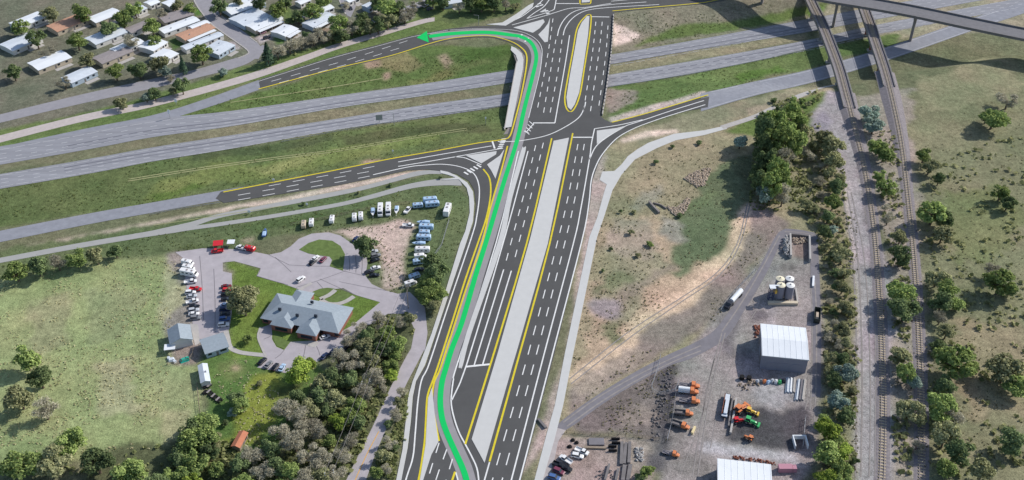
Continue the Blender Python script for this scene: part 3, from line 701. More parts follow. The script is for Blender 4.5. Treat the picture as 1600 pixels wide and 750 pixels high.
# paint
wm, ym = MB(), MB()
def W(pts, wd=.55, n=6): ribbon(wm, pts, wd, .185, n)
def Y(pts, wd=.78, n=6): ribbon(ym, pts, wd, .19, n)
W([(583, 273), (637, 261), (663, 258), (690, 256.5), (717, 260), (738, 269), (747, 284), (749, 305), (745, 338), (737, 370), (698, 485), (670, 570), (659, 593), (653, 627), (649, 675), (645, 715), (634, 750), (612, 830)])
W([(622, 253), (690, 241), (768, 228)], n=1); W([(622, 260), (671, 252), (711, 245), (786, 231.5)], n=3); W([(711, 245), (724, 246), (735, 250), (752, 257.5)])
W([(778, 221), (797, 221), (819, 219), (853, 212), (880, 200), (904, 184), (913, 168), (915, 159)])
W([(810, 236), (775, 380), (714, 570), (709, 590), (706, 611), (705, 630), (709, 651), (717, 675), (727, 694), (738, 715), (745, 731), (748, 750), (752, 800)], n=4)
W([(825, 236), (789, 370), (729, 570), (706, 625)], n=3)
W([(787, 421), (741, 570)], n=1); W([(799, 423), (754, 570)], n=1); ribbon(wm, [(727, 573), (766, 569)], 1.0, .187, 1)
W([(929, 201), (924, 225), (921, 249), (907, 329), (896, 380), (851, 550), (800, 746), (785, 800)], n=4)
W([(1102, 163.5), (1048, 180), (1021, 189), (992, 200), (965, 215), (945, 236), (933, 255), (924, 281), (920, 319), (909, 377), (864, 550), (812, 750), (798, 800)], n=4)
W([(929, 201), (963, 196), (985, 191.5), (1004, 187)], n=4); W([(979, 196), (949, 214), (931, 229), (921, 249)]); W([(979, 196), (1010, 186), (1050, 172.5), (1100, 157)], n=3)
W([(765, 722), (757, 750), (742, 800)], n=1)
W([(890, 55), (884, 95), (867, 192)], n=3); ribbon(wm, [(833, 192), (867, 192)], .9, .187, 1); ribbon(wm, [(895, 214.5), (927, 214.5)], .9, .187, 1)
W([(871, 56), (874, 44), (882, 30), (895, 19), (915, 13), (955, 7), (1010, 3)]); W([(880, 55), (883, 44), (892, 31), (905, 21), (922, 15), (955, 11.5), (1030, 7)])
W([(800, 39), (850, 25), (866, 20), (890, 13), (915, 11.5), (955, 5)]); W([(800, 33), (815, 26), (830, 15), (845, 3), (856, -10)]); W([(823, 29), (835, 20), (850, 10), (862, -6)])
W([(823, 29), (850, 21), (866, 15), (869, 0), (870, -20)], n=1); ribbon(wm, [(869, 5.5), (905, 5.5)], .8, .187, 1); ribbon(wm, [(923, 26), (952, 26.5)], .8, .187, 1)
W([(955, 1.8), (1040, -6)], n=1); W([(703, 47), (740, 45), (790, 46), (812, 49), (830, 56), (842, 66), (847, 78), (846, 95), (842, 120), (826, 184)], .32)
W([(404, 127), (470, 106), (530, 87.5), (590, 72), (642, 58), (700, 47)], .3)
for dsh in ([(903, 225), (880.5, 340), (824, 558), (773, 737), (758, 790)], [(913, 225), (892, 340), (837, 558), (788, 737), (774, 790)]): dashes(wm, dsh, .42, 6, 6, .185, 3)
for dsh in ([(837, 227), (820, 298), (791, 407)], [(849, 223), (831, 300), (803, 409)], [(931, 34), (926, 80), (911, 178)], [(941, 34), (936, 80), (922, 178)], [(950, 40), (946, 90), (934, 178)],
            [(864, 29), (856, 85), (837, 184)], [(868.5, 62), (862, 100), (848, 184)], [(878, 62), (872, 110), (858, 184)], [(934, -20), (935, 4)], [(944, -20), (945, 4)]): dashes(wm, dsh, .42, 5.5, 6, .185, 3)
for a, b in (((372, 312.5), (600, 271)), ((372, 305), (606, 262.5)), ((420, 290.5), (610, 255))): dashes(wm, [a, ((a[0] + b[0]) / 2, (a[1] + b[1]) / 2 + .5), b], .36, 6, 6, .185, 3)
for a, b in (((424, 127), (640, 62.5)), ((436, 129.5), (648, 67.5))): dashes(wm, [a, ((a[0] + b[0]) / 2, (a[1] + b[1]) / 2 + 2), b], .36, 6, 6, .185, 3)
for dsh in ([(686, 692), (668, 750), (650, 810)], [(698, 702), (681, 750), (664, 810)], [(707, 717), (697, 750), (680, 810)]): dashes(wm, dsh, .42, 5, 5, .185, 3)
ribbon(wm, [(769, 220), (773, 232)], .9, .187, 1); W([(712, 738), (716, 752), (718, 770)])
for k in range(5):                                              # zebra over the slip lane
    p, q = np.array([728, 270.5]), np.array([748, 259])
    c_ = p + (q - p) * k / 4
    ribbon(wm, [c_ + np.array([-3, -1.8]), c_ + np.array([3.6, 2.2])], .95, .188, 1)
for k in range(6):                                              # zebra beside the avenue
    c_ = np.array([787.5, 217]) + (np.array([781, 231.5]) - np.array([787.5, 217])) * k / 5
    ribbon(wm, [c_ + np.array([-4, .6]), c_ + np.array([4, -.6])], .9, .188, 1)
for k in range(4):
    c_ = np.array([833, 192.5]) + (np.array([826, 207]) - np.array([833, 192.5])) * k / 3
    ribbon(wm, [c_ + np.array([-6, -3]), c_ + np.array([1, 3])], .5, .188, 1)
W([(822, 207), (834, 193)], n=1); W([(819, 205), (826, 207.5)], n=1)
for c_ in ((813, 57.5), (823, 63)): ribbon(wm, [(c_[0] - 3, c_[1] + 2), (c_[0] + 3, c_[1] - 4)], 1.1, .187, 1)
for c_ in ((854, 17), (856, 21), (843, 5.5), (846, 8), (840, 10)): ribbon(wm, [(c_[0] - 2.5, c_[1] + .8), (c_[0] + 2.5, c_[1] - .8)], 1.2, .188, 1)
struct('white_markings', wm, MT['white'])
Y([(755, 264), (765, 279), (766.5, 305), (760, 340), (748, 376), (727, 437), (709, 495), (685, 570), (677, 593), (668, 619), (665.5, 657), (663, 694), (654, 750), (636, 820)])
Y([(793, 228), (782, 271), (765, 329), (753, 380), (726, 458), (690, 570), (679, 595), (675, 622), (677, 643), (686, 689)], n=5)
Y([(862, 216), (823, 380), (767, 567), (727, 694)], n=3); Y([(895, 208), (859, 380), (807, 570), (765, 721)], n=3)
Y(smooth([(917, 23.5), (923.5, 24), (921.5, 53), (913, 107), (907, 144), (900, 165), (892, 175), (885, 169), (882.5, 152), (887.5, 120), (895.5, 77), (900.5, 48), (907, 34), (917, 23.5)], 4).tolist(), n=1)
Y([(912, -158), (906, 6.5), (923, 6), (932, -158)], n=1)
Y([(956, 191), (1010, 177), (1100, 150), (1107, 148.5)], n=3); Y([(957, 17), (1010, 12), (1090, 5), (1120, 0), (1200, -14)], n=3)
Y([(404, 139), (530, 105.5), (610, 87), (666, 69.5), (703, 60), (743, 56), (770, 56.5), (797, 64), (813, 73), (822.5, 85), (822, 107), (813, 155), (802, 197), (797, 212), (792, 216.5), (779, 219), (743, 224), (679, 236), (610, 248), (530, 264.5), (349, 300)], n=5)
Y([(711, 737), (706, 752), (700, 775)], n=1)
struct('yellow_markings', ym, MT['yellow'])

# parking lots, drives and lanes at grade
lo = MB()
sheet(lo, [(274, 394), (316, 388), (366, 389), (395, 393), (420, 398), (439, 394), (454, 385), (467, 373), (487, 365), (513, 363), (532, 368), (556, 385), (573, 395), (574, 412), (571, 431), (581, 444), (603, 454), (622, 459), (640, 456), (648, 468),
           (606, 490), (560, 518), (545, 540), (502, 562), (452, 584), (402, 574), (412, 560), (411, 546), (404, 526), (408, 512), (424, 506), (425, 516), (425, 530), (432, 542), (444, 547), (454, 534), (492, 534), (526, 522), (551, 508), (594, 472),
           (556, 461), (536, 450), (520, 452), (505, 452), (487, 460), (470, 468), (462, 461), (467, 452), (433, 440), (401, 431), (407, 419), (366, 408), (348, 410), (348, 424), (362, 427), (363, 450), (362, 490), (358, 515), (316, 530), (306, 528), (300, 500), (290, 440), (286, 403)], .06)
band(lo, [(642, 545), (632, 562), (610, 606), (583, 665), (541, 750), (500, 840)], [(662, 548), (648, 575), (634, 602), (610, 655), (577, 735), (545, 840)], .055, 30, 1, True)
sheet(lo, [(594, 471), (640, 456), (664, 480), (668, 520), (664, 548), (642, 546), (648, 515), (636, 490), (606, 490)], .052)
struct('parking_lot', lo, MT['lot'])
cl = MB(); ribbon(cl, [(592, 674), (575, 706), (555, 750), (530, 810)], .35, .08)
struct('centre_line', cl, MT['orangepaint'])
sm = MB()
for a, b in (((407, 419), (401, 431)), ((401, 431), (450, 445)), ((420, 398), (452, 414)), ((452, 414), (515, 416)), ((536, 423), (571, 431)), ((463, 449), (540, 423)), ((500, 436), (556, 461)), ((530, 440), (603, 454)), ((430, 402), (455, 425)), ((545, 400), (546, 423)), ((555, 398), (556, 426)), ((565, 397), (565, 428)),
             ((312, 400), (318, 500)), ((334, 420), (336, 520)), ((495, 440), (508, 455)), ((500, 555), (492, 536)), ((470, 570), (478, 536)), ((412, 530), (426, 522)), ((430, 560), (444, 547))):
    ribbon(sm, [a, ((a[0] + b[0]) / 2 + 1, (a[1] + b[1]) / 2 + .6), b], .3, .075, 4)
struct('asphalt_cracks', sm, mat('crack_sealant', c8(124, 120, 124), .9, 1, .1))
gl = MB()
sheet(gl, [(467, 390), (482, 379.5), (498.5, 374), (519, 376), (532, 384), (539, 397), (536, 423), (515, 416), (519, 406), (515, 401), (498.5, 399), (482, 396)], .11)
sheet(gl, [(484.5, 459), (490, 455), (500, 451), (512, 449.5), (523, 451), (521, 456), (512, 460), (498, 463)], .11)
sheet(gl, [(502, 471), (515, 465), (534, 455), (543, 457), (550, 462), (542, 469), (529, 473), (514, 474)], .11)
sheet(gl, [(430, 516), (426, 528), (432, 540), (444, 545), (453, 534), (440, 528)], .11)
struct('lawn_islands', gl, MT['lawn'])
wk = MB()
ribbon(wk, [(524, 453), (514, 461), (500, 467)], 2.2, .13); ribbon(wk, [(501, 468), (512, 474), (526, 475), (540, 471), (553, 463)], 2.2, .13)
ribbon(wk, [(353, 517), (356, 530), (360, 543), (374, 550), (394, 553), (415, 555)], 2.2, .09); ribbon(wk, [(463, 462), (470, 452), (487, 442)], 1.6, .12)
ribbon(wk, [(407, 511), (403, 526), (410, 545), (416, 558)], .9, .13)
sheet(wk, [(296.5, 505), (309.6, 507), (312, 536), (305, 540)], .08); sheet(wk, [(455, 534), (492, 543), (499, 536), (490, 532)], .1)
struct('walkway', wk, MT['concrete'])
gr = MB()
band(gr, [(866, 668), (882, 654), (920, 626), (980, 588), (1040, 556), (1090, 533), (1120, 512), (1150, 470), (1185, 420), (1214, 366), (1232, 357)], [(884, 672), (900, 662), (935, 636), (985, 604), (1045, 572), (1080, 560), (1132, 530), (1165, 482), (1196, 430), (1222, 376), (1236, 364)], .05, 60, 1, True)
band(gr, [(1226, 357), (1250, 359), (1275, 364)], [(1228, 367), (1250, 368), (1266, 371)], .052, 10, 1, True)
band(gr, [(1264, 366), (1267, 440), (1270, 540), (1268, 620)], [(1277, 366), (1281, 440), (1283, 540), (1282, 620)], .05, 20, 1, True)
struct('gravel_road', gr, MT['gravelroad'])
ap = MB()
sheet(ap, [(843, 740), (856, 700), (868, 668), (884, 672), (872, 690), (866, 720), (855, 750), (840, 830), (815, 830)], .057)
struct('gravel_drive', ap, mat('pale_gravel', c8(178, 170, 168), .95, .4, .15))

tt = MB()
for pts, wd in (([(1128, 520), (1112, 580), (1098, 650), (1082, 745)], .5), ([(1133, 520), (1118, 580), (1104, 650), (1090, 745)], .5), ([(1116, 560), (1104, 610), (1094, 660), (1064, 740)], .35), ([(1150, 560), (1130, 600), (1118, 660), (1110, 700)], .35),
                ([(1262, 560), (1262, 620), (1258, 640)], .4), ([(1267, 440), (1269, 500), (1268, 600), (1266, 640)], .5), ([(1273, 440), (1276, 500), (1275, 600), (1272, 660)], .5), ([(1200, 440), (1190, 470), (1160, 520)], .4),
                ([(1316, 300), (1332, 400), (1338, 520), (1339, 620), (1337, 745)], .6), ([(1324, 300), (1340, 400), (1346, 520), (1347, 620), (1345, 745)], .6), ([(1330, 300), (1350, 400), (1358, 520), (1360, 640), (1358, 745)], .5), ([(1350, 290), (1366, 400), (1368, 560), (1367, 745)], .4),
                ([(1168, 318), (1152, 380), (1120, 426), (1060, 468), (980, 520), (890, 592)], .5), ([(1172, 318), (1156, 382), (1124, 430), (1064, 472), (986, 526), (892, 600)], .5),
                ([(880, 660), (930, 624), (985, 592), (1045, 562), (1095, 540)], .6), ([(886, 666), (936, 630), (990, 597), (1050, 566), (1095, 548)], .6), ([(1226, 362), (1250, 363), (1272, 367)], .6), ([(1218, 368), (1190, 420), (1158, 474), (1128, 518)], .6)):
    ribbon(tt, pts, wd, .062, 5)
struct('tyre_tracks', tt, mat('packed_wheel_ruts', c8(146, 140, 137), .95, .5, .25))
gt = MB()
for pts, wd in (([(200, 280), (300, 264), (420, 247), (530, 233), (640, 214), (730, 200)], .7), ([(200, 283), (300, 267), (420, 250), (530, 236), (640, 217), (730, 203)], .7), ([(360, 160), (440, 148), (530, 134), (600, 122)], .6), ([(240, 352), (320, 340), (440, 322)], .4)):
    ribbon(gt, pts, wd, .1, 5, False)
struct('grass_wheel_tracks', gt, mat('flattened_dry_grass', c8(158, 158, 116), .95, .8, .3))
# ------------------------------------------------------------------ bridges, railway
def seg_boxes(mb, wp, width, zc, h, off=0.0, step_over=.15):
    nrm = perp(wp)
    P = wp.copy(); P[:, :2] += nrm * off
    for a, b in zip(P[:-1], P[1:]):
        d = b - a
        L_ = float(np.linalg.norm(d[:2]))
        c = (a + b) / 2
        mb.box((c[0], c[1], c[2] + zc), (L_ + step_over, width, h), math.atan2(d[1], d[0]))

def solid_strip(mb, wp, width, zt, zb, off=0.0):   # one continuous swept slab (z relative to the line)
    nrm = perp(wp)
    a = wp[:, :2] + nrm * (off + width / 2); b = wp[:, :2] + nrm * (off - width / 2)
    v = []
    for i in range(len(wp)):
        z = wp[i, 2]
        v += [(*a[i], z + zt), (*b[i], z + zt), (*b[i], z + zb), (*a[i], z + zb)]
    f = []
    for i in range(len(wp) - 1):
        for k in range(4):
            f.append((4 * i + k, 4 * i + (k + 1) % 4, 4 * i + 4 + (k + 1) % 4, 4 * i + 4 + k))
    f += [(3, 2, 1, 0), tuple(4 * (len(wp) - 1) + k for k in range(4))]
    mb.add(v, f)

# avenue overbridge across the cut
rb = empty('road_bridge', (*G(870., 150., 0, True)[:2], 0))
tag(rb, 'wide concrete road bridge carrying the dark avenue over the freeway cut', 'bridge')
o0 = np.array(rb.location)
dk = MB()
poly = U(np.array([785., 797, 808, 798, 835, 958, 953, 943, 938, 935]), np.array([212., 195, 100, 72, 64, 22, 100, 150, 178, 200]))
dk.prism([(p[0] - o0[0], p[1] - o0[1]) for p in poly], -1.5, -.06)
dk.build('deck', MT['deck'], rb)
for pts in ([(788.5, 203), (790.5, 190), (805.5, 107), (808, 96)], [(958.5, 24), (956, 70), (952.5, 101), (946, 149), (941, 180)]):
    b_ = MB(); P = smooth(pts, 6); wp = resample(U(P[:, 0], P[:, 1]), 4.0)[0] - np.array([o0[0], o0[1], 0])
    solid_strip(b_, wp, .5, 1.0 if pts[0][0] > 900 else .45, -.9); b_.build('parapet', MT['concrete'], rb)
    for p in (wp[1:-1] if pts[0][0] > 900 else []):
        b2 = MB(); b2.box((p[0], p[1], 1.15), (.6, .6, .5)); b2.build('parapet_post', MT['darkconcrete'], rb)
for px, py in ((815, 140), (870, 132), (930, 122)):
    g = G(float(px), float(py)); b_ = MB(); b_.box((g[0] - o0[0], g[1] - o0[1], g[2] / 2 - .75), (14, 1.2, -g[2] - 1.4), R(8)); b_.build('pier', MT['deck'], rb)

T1 = [(1248, -60), (1258, -26), (1267, 0), (1284, 35), (1297, 67), (1311, 105), (1321, 141), (1335, 195), (1348, 247), (1360, 313), (1368, 377), (1375, 471), (1379, 567), (1380, 650), (1378, 740), (1372, 830)]
T2 = [(1326, -62), (1338, -30), (1345, -6), (1351, 13), (1360, 38), (1367, 61), (1383, 109), (1396, 160), (1408, 220), (1418, 300), (1428, 400), (1436, 520), (1440, 650), (1440, 830)]
ZR = 1.7
def track(pts, ycut, lab_t, lab_b):
    P = smooth(pts, 6); k = int(np.argmin(np.abs(P[:, 1] - ycut)))
    ZP = np.where(P[:, 1] < 150, ZR, .45 + (ZR - .45) * np.clip((330 - P[:, 1]) / 180, 0, 1) ** 1.5)
    wa, _ = resample(U(P[:, 0], P[:, 1], ZP), 3.0)
    mid = wa[len(wa) // 2]
    root = empty('railway_track', mid); tag(root, lab_t, 'railway', 'railway tracks')
    w0 = wa - mid
    for s in (-1, 1):
        b = MB(); solid_strip(b, w0, .22, .0, -.2, s * .75); b.build('rail', MT['rail'], root)
    sl = MB(); ws, _ = resample(w0, 1.5); nr = perp(ws)
    for p, n in zip(ws, nr): sl.box((p[0], p[1], p[2] - .28), (.55, 2.7, .16), math.atan2(-n[0], n[1]))
    o = sl.build('sleepers', MT['sleeper'], root); o['kind'] = 'stuff'
    # embankment on the land side, bridge over the cut
    wb, _ = resample(U(P[k:, 0], P[k:, 1], ZP[k:]), 4.0)
    e = MB(); nr = perp(wb); v = []
    for p, n in zip(wb, nr):
        zt = p[2] - .36
        for d, z in ((-2.0 - 2.2 * p[2], -.02), (-2.0, zt), (2.0, zt), (2.0 + 2.2 * p[2], -.02)): v.append((p[0] + n[0] * d, p[1] + n[1] * d, z))
    e.add(v, [(4 * i + j, 4 * i + j + 1, 4 * i + 5 + j, 4 * i + 4 + j) for i in range(len(wb) - 1) for j in range(3)])
    struct('railway_bed', e, MT['ballast'])
    wd, _ = resample(U(P[:k + 4, 0], P[:k + 4, 1], ZR), 4.0)
    c0 = wd[len(wd) // 2]
    br = empty('railway_bridge', (c0[0], c0[1], 0)); tag(br, lab_b, 'bridge', 'railway bridges')
    w1 = wd - np.array([c0[0], c0[1], 0])
    b = MB(); solid_strip(b, w1, 5.8, -.37, -1.2); b.build('deck', MT['ballast'], br)
    for s in (-1, 1):
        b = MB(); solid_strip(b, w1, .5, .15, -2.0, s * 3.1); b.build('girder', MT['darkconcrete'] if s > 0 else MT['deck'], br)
        b = MB(); solid_strip(b, w1, .1, 1.1, 1.0, s * 3.15)
        for p, n in zip(w1, perp(w1)): b.box((p[0] + n[0] * s * 3.15, p[1] + n[1] * s * 3.15, p[2] + .6), (.1, .1, 1.0))
        b.build('handrail', MT['steel'], br)
    return br, c0, wd
b1, c1, wd1 = track(T1, 138, 'long single railway track running beside the yard and its scrub strip', 'long narrow railway bridge nearest the avenue, over the freeway')
b2, c2, wd2 = track(T2, 112, 'railway track further from the avenue, on the outer bridge', 'outer railway bridge on rust red piers over the freeway')
for br, c0, wd, ys, m in ((b1, c1, wd1, (12, 44, 78, 122), MT['deck']), (b2, c2, wd2, (36, 62, 98), MT['rust'])):
    q = pix(wd[:, 0], wd[:, 1], wd[:, 2])[1]
    for y in ys:
        i = int(np.argmin(np.abs(q - y))); p = wd[i]; g = float(H(p[0], p[1])); n = perp(wd)[i]
        h = p[2] - 1.0 - g
        b = MB(); b.box((p[0] - c0[0], p[1] - c0[1], g + h / 2), (1.3, 4.4, h + .2), math.atan2(-n[0], n[1]), .82); b.build('pier', m, br)
        b = MB(); b.box((p[0] - c0[0], p[1] - c0[1], g + .3), (2.6, 6.4, .9), math.atan2(-n[0], n[1])); b.build('footing', MT['concrete'], br)

# high flyover at the far corner, whose shadow crosses the freeway
FZ = 13.0
P = smooth([(1900, 110), (1760, 84), (1620, 58), (1530, 40), (1440, 21), (1393, 12), (1340, 3), (1292, -5), (1220, -21), (1141, -39), (1080, -60), (1000, -95)], 6)
wf, _ = resample(U(P[:, 0], P[:, 1], FZ), 4.0)
c0 = wf[len(wf) // 2]
fl = empty('highway_flyover', (c0[0], c0[1], 0)); tag(fl, 'high curved concrete flyover passing over both railway bridges', 'bridge')
w1 = wf - np.array([c0[0], c0[1], 0])
b = MB(); solid_strip(b, w1, 15, 0, -.6); b.build('deck', MT['flydeck'], fl)
b = MB(); solid_strip(b, w1, 6, -.52, -2.3); b.build('box_girder', MT['deck'], fl)
for s in (-1, 1):
    b = MB(); solid_strip(b, w1, .4, 1.0, -.65, s * 7.5); b.build('parapet', MT['darkconcrete'], fl)
for px, py in ((1301, 42), (1182, 20), (1420, 70)):
    g = G(float(px), float(py)); x_, y_ = g[0] - c0[0], g[1] - c0[1]
    i = int(np.argmin(np.hypot(w1[:, 0] - x_, w1[:, 1] - y_))); x_, y_ = w1[i, 0], w1[i, 1]; gz = float(H(wf[i, 0], wf[i, 1]))
    n = perp(w1)[i]; a_ = math.atan2(-n[0], n[1])
    b = MB(); b.box((x_, y_, (gz + FZ - 3.6) / 2), (1.6, 2.4, FZ - 3.6 - gz), a_); b.box((x_, y_, FZ - 3.0), (1.7, 6.2, 1.3), a_); b.build('pier', MT['deck'], fl)

# guard rail beside the freeway
def guardrail(pts, label, flat=False):
    P = smooth(pts, 6); wp, _ = resample(G(P[:, 0], P[:, 1], 0.0, flat), 4.0); c = wp[len(wp) // 2]
    r = empty('guardrail', c); tag(r, label, 'guardrail', 'guardrails')
    q = wp - c
    b = MB(); solid_strip(b, q, .1, .95, .6); b.build('rail', MT['steel'], r)
    for p in q:
        b = MB(); b.box((p[0], p[1], p[2] + .35), (.2, .2, .75)); b.build('post', MT['wood'], r)
guardrail([(440, 223), (530, 206), (663, 184), (797, 165.5)], 'low steel guardrail on the grass side of the lower carriageway, west of the avenue')
guardrail([(951, 137.5), (1020, 127), (1100, 113), (1200, 93), (1262, 79)], 'low steel guardrail between freeway and green bank, east of the avenue')
guardrail([(234, 337), (280, 328), (345, 318)], 'rusty guardrail beside the pale ramp end, above the cycle path', True)

# ------------------------------------------------------------------ buildings
def rect(p0, p1, p2, z):
    a, b, c = (U(float(p[0]), float(p[1]), z) for p in (p0, p1, p2))
    u = (b - a)[:2]; L_ = np.linalg.norm(u); u /= L_
    v = (c - a)[:2]; v = v - u * np.dot(u, v); W_ = np.linalg.norm(v)
    ctr = a[:2] + u * L_ / 2 + v / 2
    return ctr, L_, W_, math.atan2(u[1], u[0])

def gable_roof(mb, L_, W_, ze, zr, ov=.4, th=.18, cx=0.0, cy=0.0, rz=0.0):
    ca, sa = math.cos(rz), math.sin(rz)
    def T(x, y, z): return (cx + x * ca - y * sa, cy + x * sa + y * ca, z)
    l, w_ = L_ / 2 + ov, W_ / 2 + ov
    dz = (zr - ze) * ov / (W_ / 2)
    for s in (-1, 1):
        q = [T(-l, s * w_, ze - dz), T(l, s * w_, ze - dz), T(l, 0, zr), T(-l, 0, zr)]
        q += [(x, y, z + th) for x, y, z in q]
        mb.add(q, [(0, 1, 2, 3), (7, 6, 5, 4), (0, 4, 5, 1), (1, 5, 6, 2), (2, 6, 7, 3), (3, 7, 4, 0)])

def walls(mb, L_, W_, ze, zr, cx=0.0, cy=0.0, rz=0.0):
    ca, sa = math.cos(rz), math.sin(rz)
    def T(x, y, z): return (cx + x * ca - y * sa, cy + x * sa + y * ca, z)
    l, w_ = L_ / 2, W_ / 2
    v = [T(-l, -w_, 0), T(l, -w_, 0), T(l, w_, 0), T(-l, w_, 0), T(-l, -w_, ze), T(l, -w_, ze), T(l, w_, ze), T(-l, w_, ze), T(-l, 0, zr), T(l, 0, zr)]
    mb.add(v, [(0, 1, 5, 4), (2, 3, 7, 6), (1, 2, 6, 9, 5), (3, 0, 4, 8, 7), (4, 5, 9, 8), (6, 7, 8, 9)])

def house(name, label, cat, p0, p1, p2, ze, zr, wm_, rm_, ov=.35, nwin=3, group=None, door=True, win=1.1, vents=0):
    ctr, L_, W_, rz = rect(p0, p1, p2, ze)
    r = empty(name, (*ctr, H(*ctr)), rz); tag(r, label, cat, group)
    b = MB(); walls(b, L_, W_, ze, zr - .05); b.build('wall', wm_, r)
    b = MB(); gable_roof(b, L_, W_, ze, zr, ov); ro_ = b.build('roof', rm_, r)
    for k in range(vents):
        x = (k + .5) / vents * L_ - L_ / 2; b = MB(); b.box((x, W_ * .2 * (1 if k % 2 else -1), zr + .1), (.6, .6, .7)); b.build('roof_vent', MT['steel'], ro_)
    for s in (-1, 1):
        for k in range(nwin):
            x = ((k + .5) / nwin - .5) * L_
            if door and s < 0 and k == nwin // 2:
                b = MB(); b.box((x, s * (W_ / 2 + .03), 1.05), (1.0, .1, 2.1)); b.build('door', MT['door'], r); x += 2.0
            if win: b = MB(); b.box((x, s * (W_ / 2 + .03), ze * .6), (1.5, .1, win)); b.build('window', MT['glass'], r)
    return r, L_, W_

hg = 'mobile homes in the trailer park'
HOMES = [  # near corner, along the roof, across the roof; roof, wall, label
    ((289.5, 63), (336, 43.5), (281, 52), 'roofbrown', 'walltan', 'mobile home with a brown roof and white carport awning'),
    ((291, 78), (349, 55), (287, 71), 'roofpale', 'wallwhite', 'long pale roofed mobile home below the brown roofed one'),
    ((342, 86), (367, 71), (325, 72.5), 'roofpale', 'wallblue', 'pale blue grey mobile home on the corner of the park street'),
    ((258, 36), (303, 22.5), (249, 25), 'roofgrey', 'walltan', 'wide mobile home with a dark grey shingle roof'),
    ((257, 52.5), (312, 32), (251, 44), 'roofwhite', 'wallwhite', 'long narrow white roofed mobile home beside the grey roofed one'),
    ((362, 23), (415, 5), (351.5, 9), 'roofwhite', 'wallblue', 'white roofed mobile home with blue walls, highest along the park street'),
    ((382, 41), (421, 24), (367, 25.5), 'roofpale', 'wallblue', 'blue walled mobile home in the middle of three along the street'),
    ((399, 48), (442, 30), (386, 39), 'roofwhite', 'walltan', 'bright white roofed mobile home with an open carport side'),
    ((446, 57), (466, 45), (433, 44), 'roofwhite', 'wallwhite', 'small square mobile home with a ribbed white roof and awning'),
    ((489, 43), (524, 25), (482, 31), 'roofpale', 'wallblue', 'pale roofed mobile home with a small porch beside the green tree'),
    ((497, 21), (522, 12), (495, 12), 'roofwhite', 'wallwhite', 'white roofed mobile home behind the porch home'),
    ((421, 36), (442, 28), (412, 30), 'roofpale', 'wallwhite', 'low pale roofed annex beside the bright white home'),
    ((240, 80), (262, 66), (234, 62), 'roofwhite', 'wallwhite', 'white roofed mobile home among trees at the park edge'),
    ((258, 96), (279, 84), (252, 78), 'roofwhite', 'wallwhite', 'white roofed mobile home behind the dark conifer'),
    ((268, 13), (284, 7), (262, 1), 'roofwhite', 'walltan', 'white roofed mobile home at the upper edge behind the grey roof'),
    ((236, 9), (250, 3), (232, 1), 'roofwhite', 'wallwhite', 'small white roofed home at the park corner'),
    ((470, 7), (486, 0), (468, 0), 'roofwhite', 'wallwhite', 'white home half hidden behind the green trees'),
    ((577, 14), (590, 8), (574, 5), 'roofpale', 'wallblue', 'small pale blue roofed home among dark trees'),
    ((694, 8), (722, 3), (692, 1), 'roofpale', 'wallblue', 'pale blue roofed building beside the far bend of the lane'),
    ((610, 27), (622, 22), (607, 20), 'roofgrey', 'walltan', 'low grey roofed shed among the dark trees'),
    ((150, 70), (200, 50), (140, 57), 'roofpale', 'wallwhite', 'mobile home with a pale roof outside the corner trees'),
    ((160, 100), (208, 80), (150, 88), 'roofgrey', 'walltan', 'grey roofed mobile home nearest the street end'),
    ((60, 110), (112, 90), (50, 96), 'roofwhite', 'walltan', 'white roofed mobile home furthest along the street'),
    ((90, 50), (140, 30), (80, 38), 'roofbrown', 'walltan', 'brown roofed mobile home in the outer row'),
    ((186, 84), (226, 66), (178, 74), 'roofwhite', 'wallwhite', 'white roofed mobile home between the corner trees and the grey one'),
    ((206, 52), (240, 38), (200, 43), 'roofgrey', 'wallwhite', 'small grey roofed mobile home behind the corner trees'),
    ((150, 36), (190, 20), (142, 26), 'roofwhite', 'walltan', 'tan walled mobile home in the outer back row'),
    ((200, 26), (230, 13), (194, 17), 'roofpale', 'wallwhite', 'pale roofed mobile home beside the park corner home'),
    ((112, 130), (152, 112), (104, 118), 'roofpale', 'wallblue', 'pale blue mobile home close to the verge'),
    ((30, 44), (74, 26), (22, 33), 'roofwhite', 'wallwhite', 'long white mobile home in the outermost back row'),
    ((302, 46), (328, 36), (298, 40), 'roofwhite', 'wallwhite', 'white annexe roof between the long white home and brown roofed home'),
    ((546, 4), (562, -3), (543, -2), 'roofwhite', 'wallwhite', 'white home at the upper end of the side street'),
    ((20, 80), (66, 60), (8, 66), 'roofpale', 'wallwhite', 'pale mobile home in the outermost row'),
]
for i, (p0, p1, p2, rm_, wm_, lb) in enumerate(HOMES):
    r, L_, W_ = house('mobile_home', lb, 'mobile home', p0, p1, p2, 2.9, 3.5, MT[wm_], MT[rm_], .3, 4 if i < 12 else 3, hg, vents=2 if i < 12 else 0)
    if i in (0, 7, 8, 9):
        b = MB(); b.box((0, -W_ / 2 - 1.6, 2.5), (L_ * .9, 2.9, .14))
        for x in (-.42, 0, .42): b.tube((x * L_, -W_ / 2 - 2.8, 0), (x * L_, -W_ / 2 - 2.8, 2.5), .08)
        b.build('carport', MT['roofwhite'], r)
        b = MB(); b.box((L_ * .1, -W_ / 2 - .9, .3), (4, 1.5, .6)); b.build('porch', MT['wood'], r)

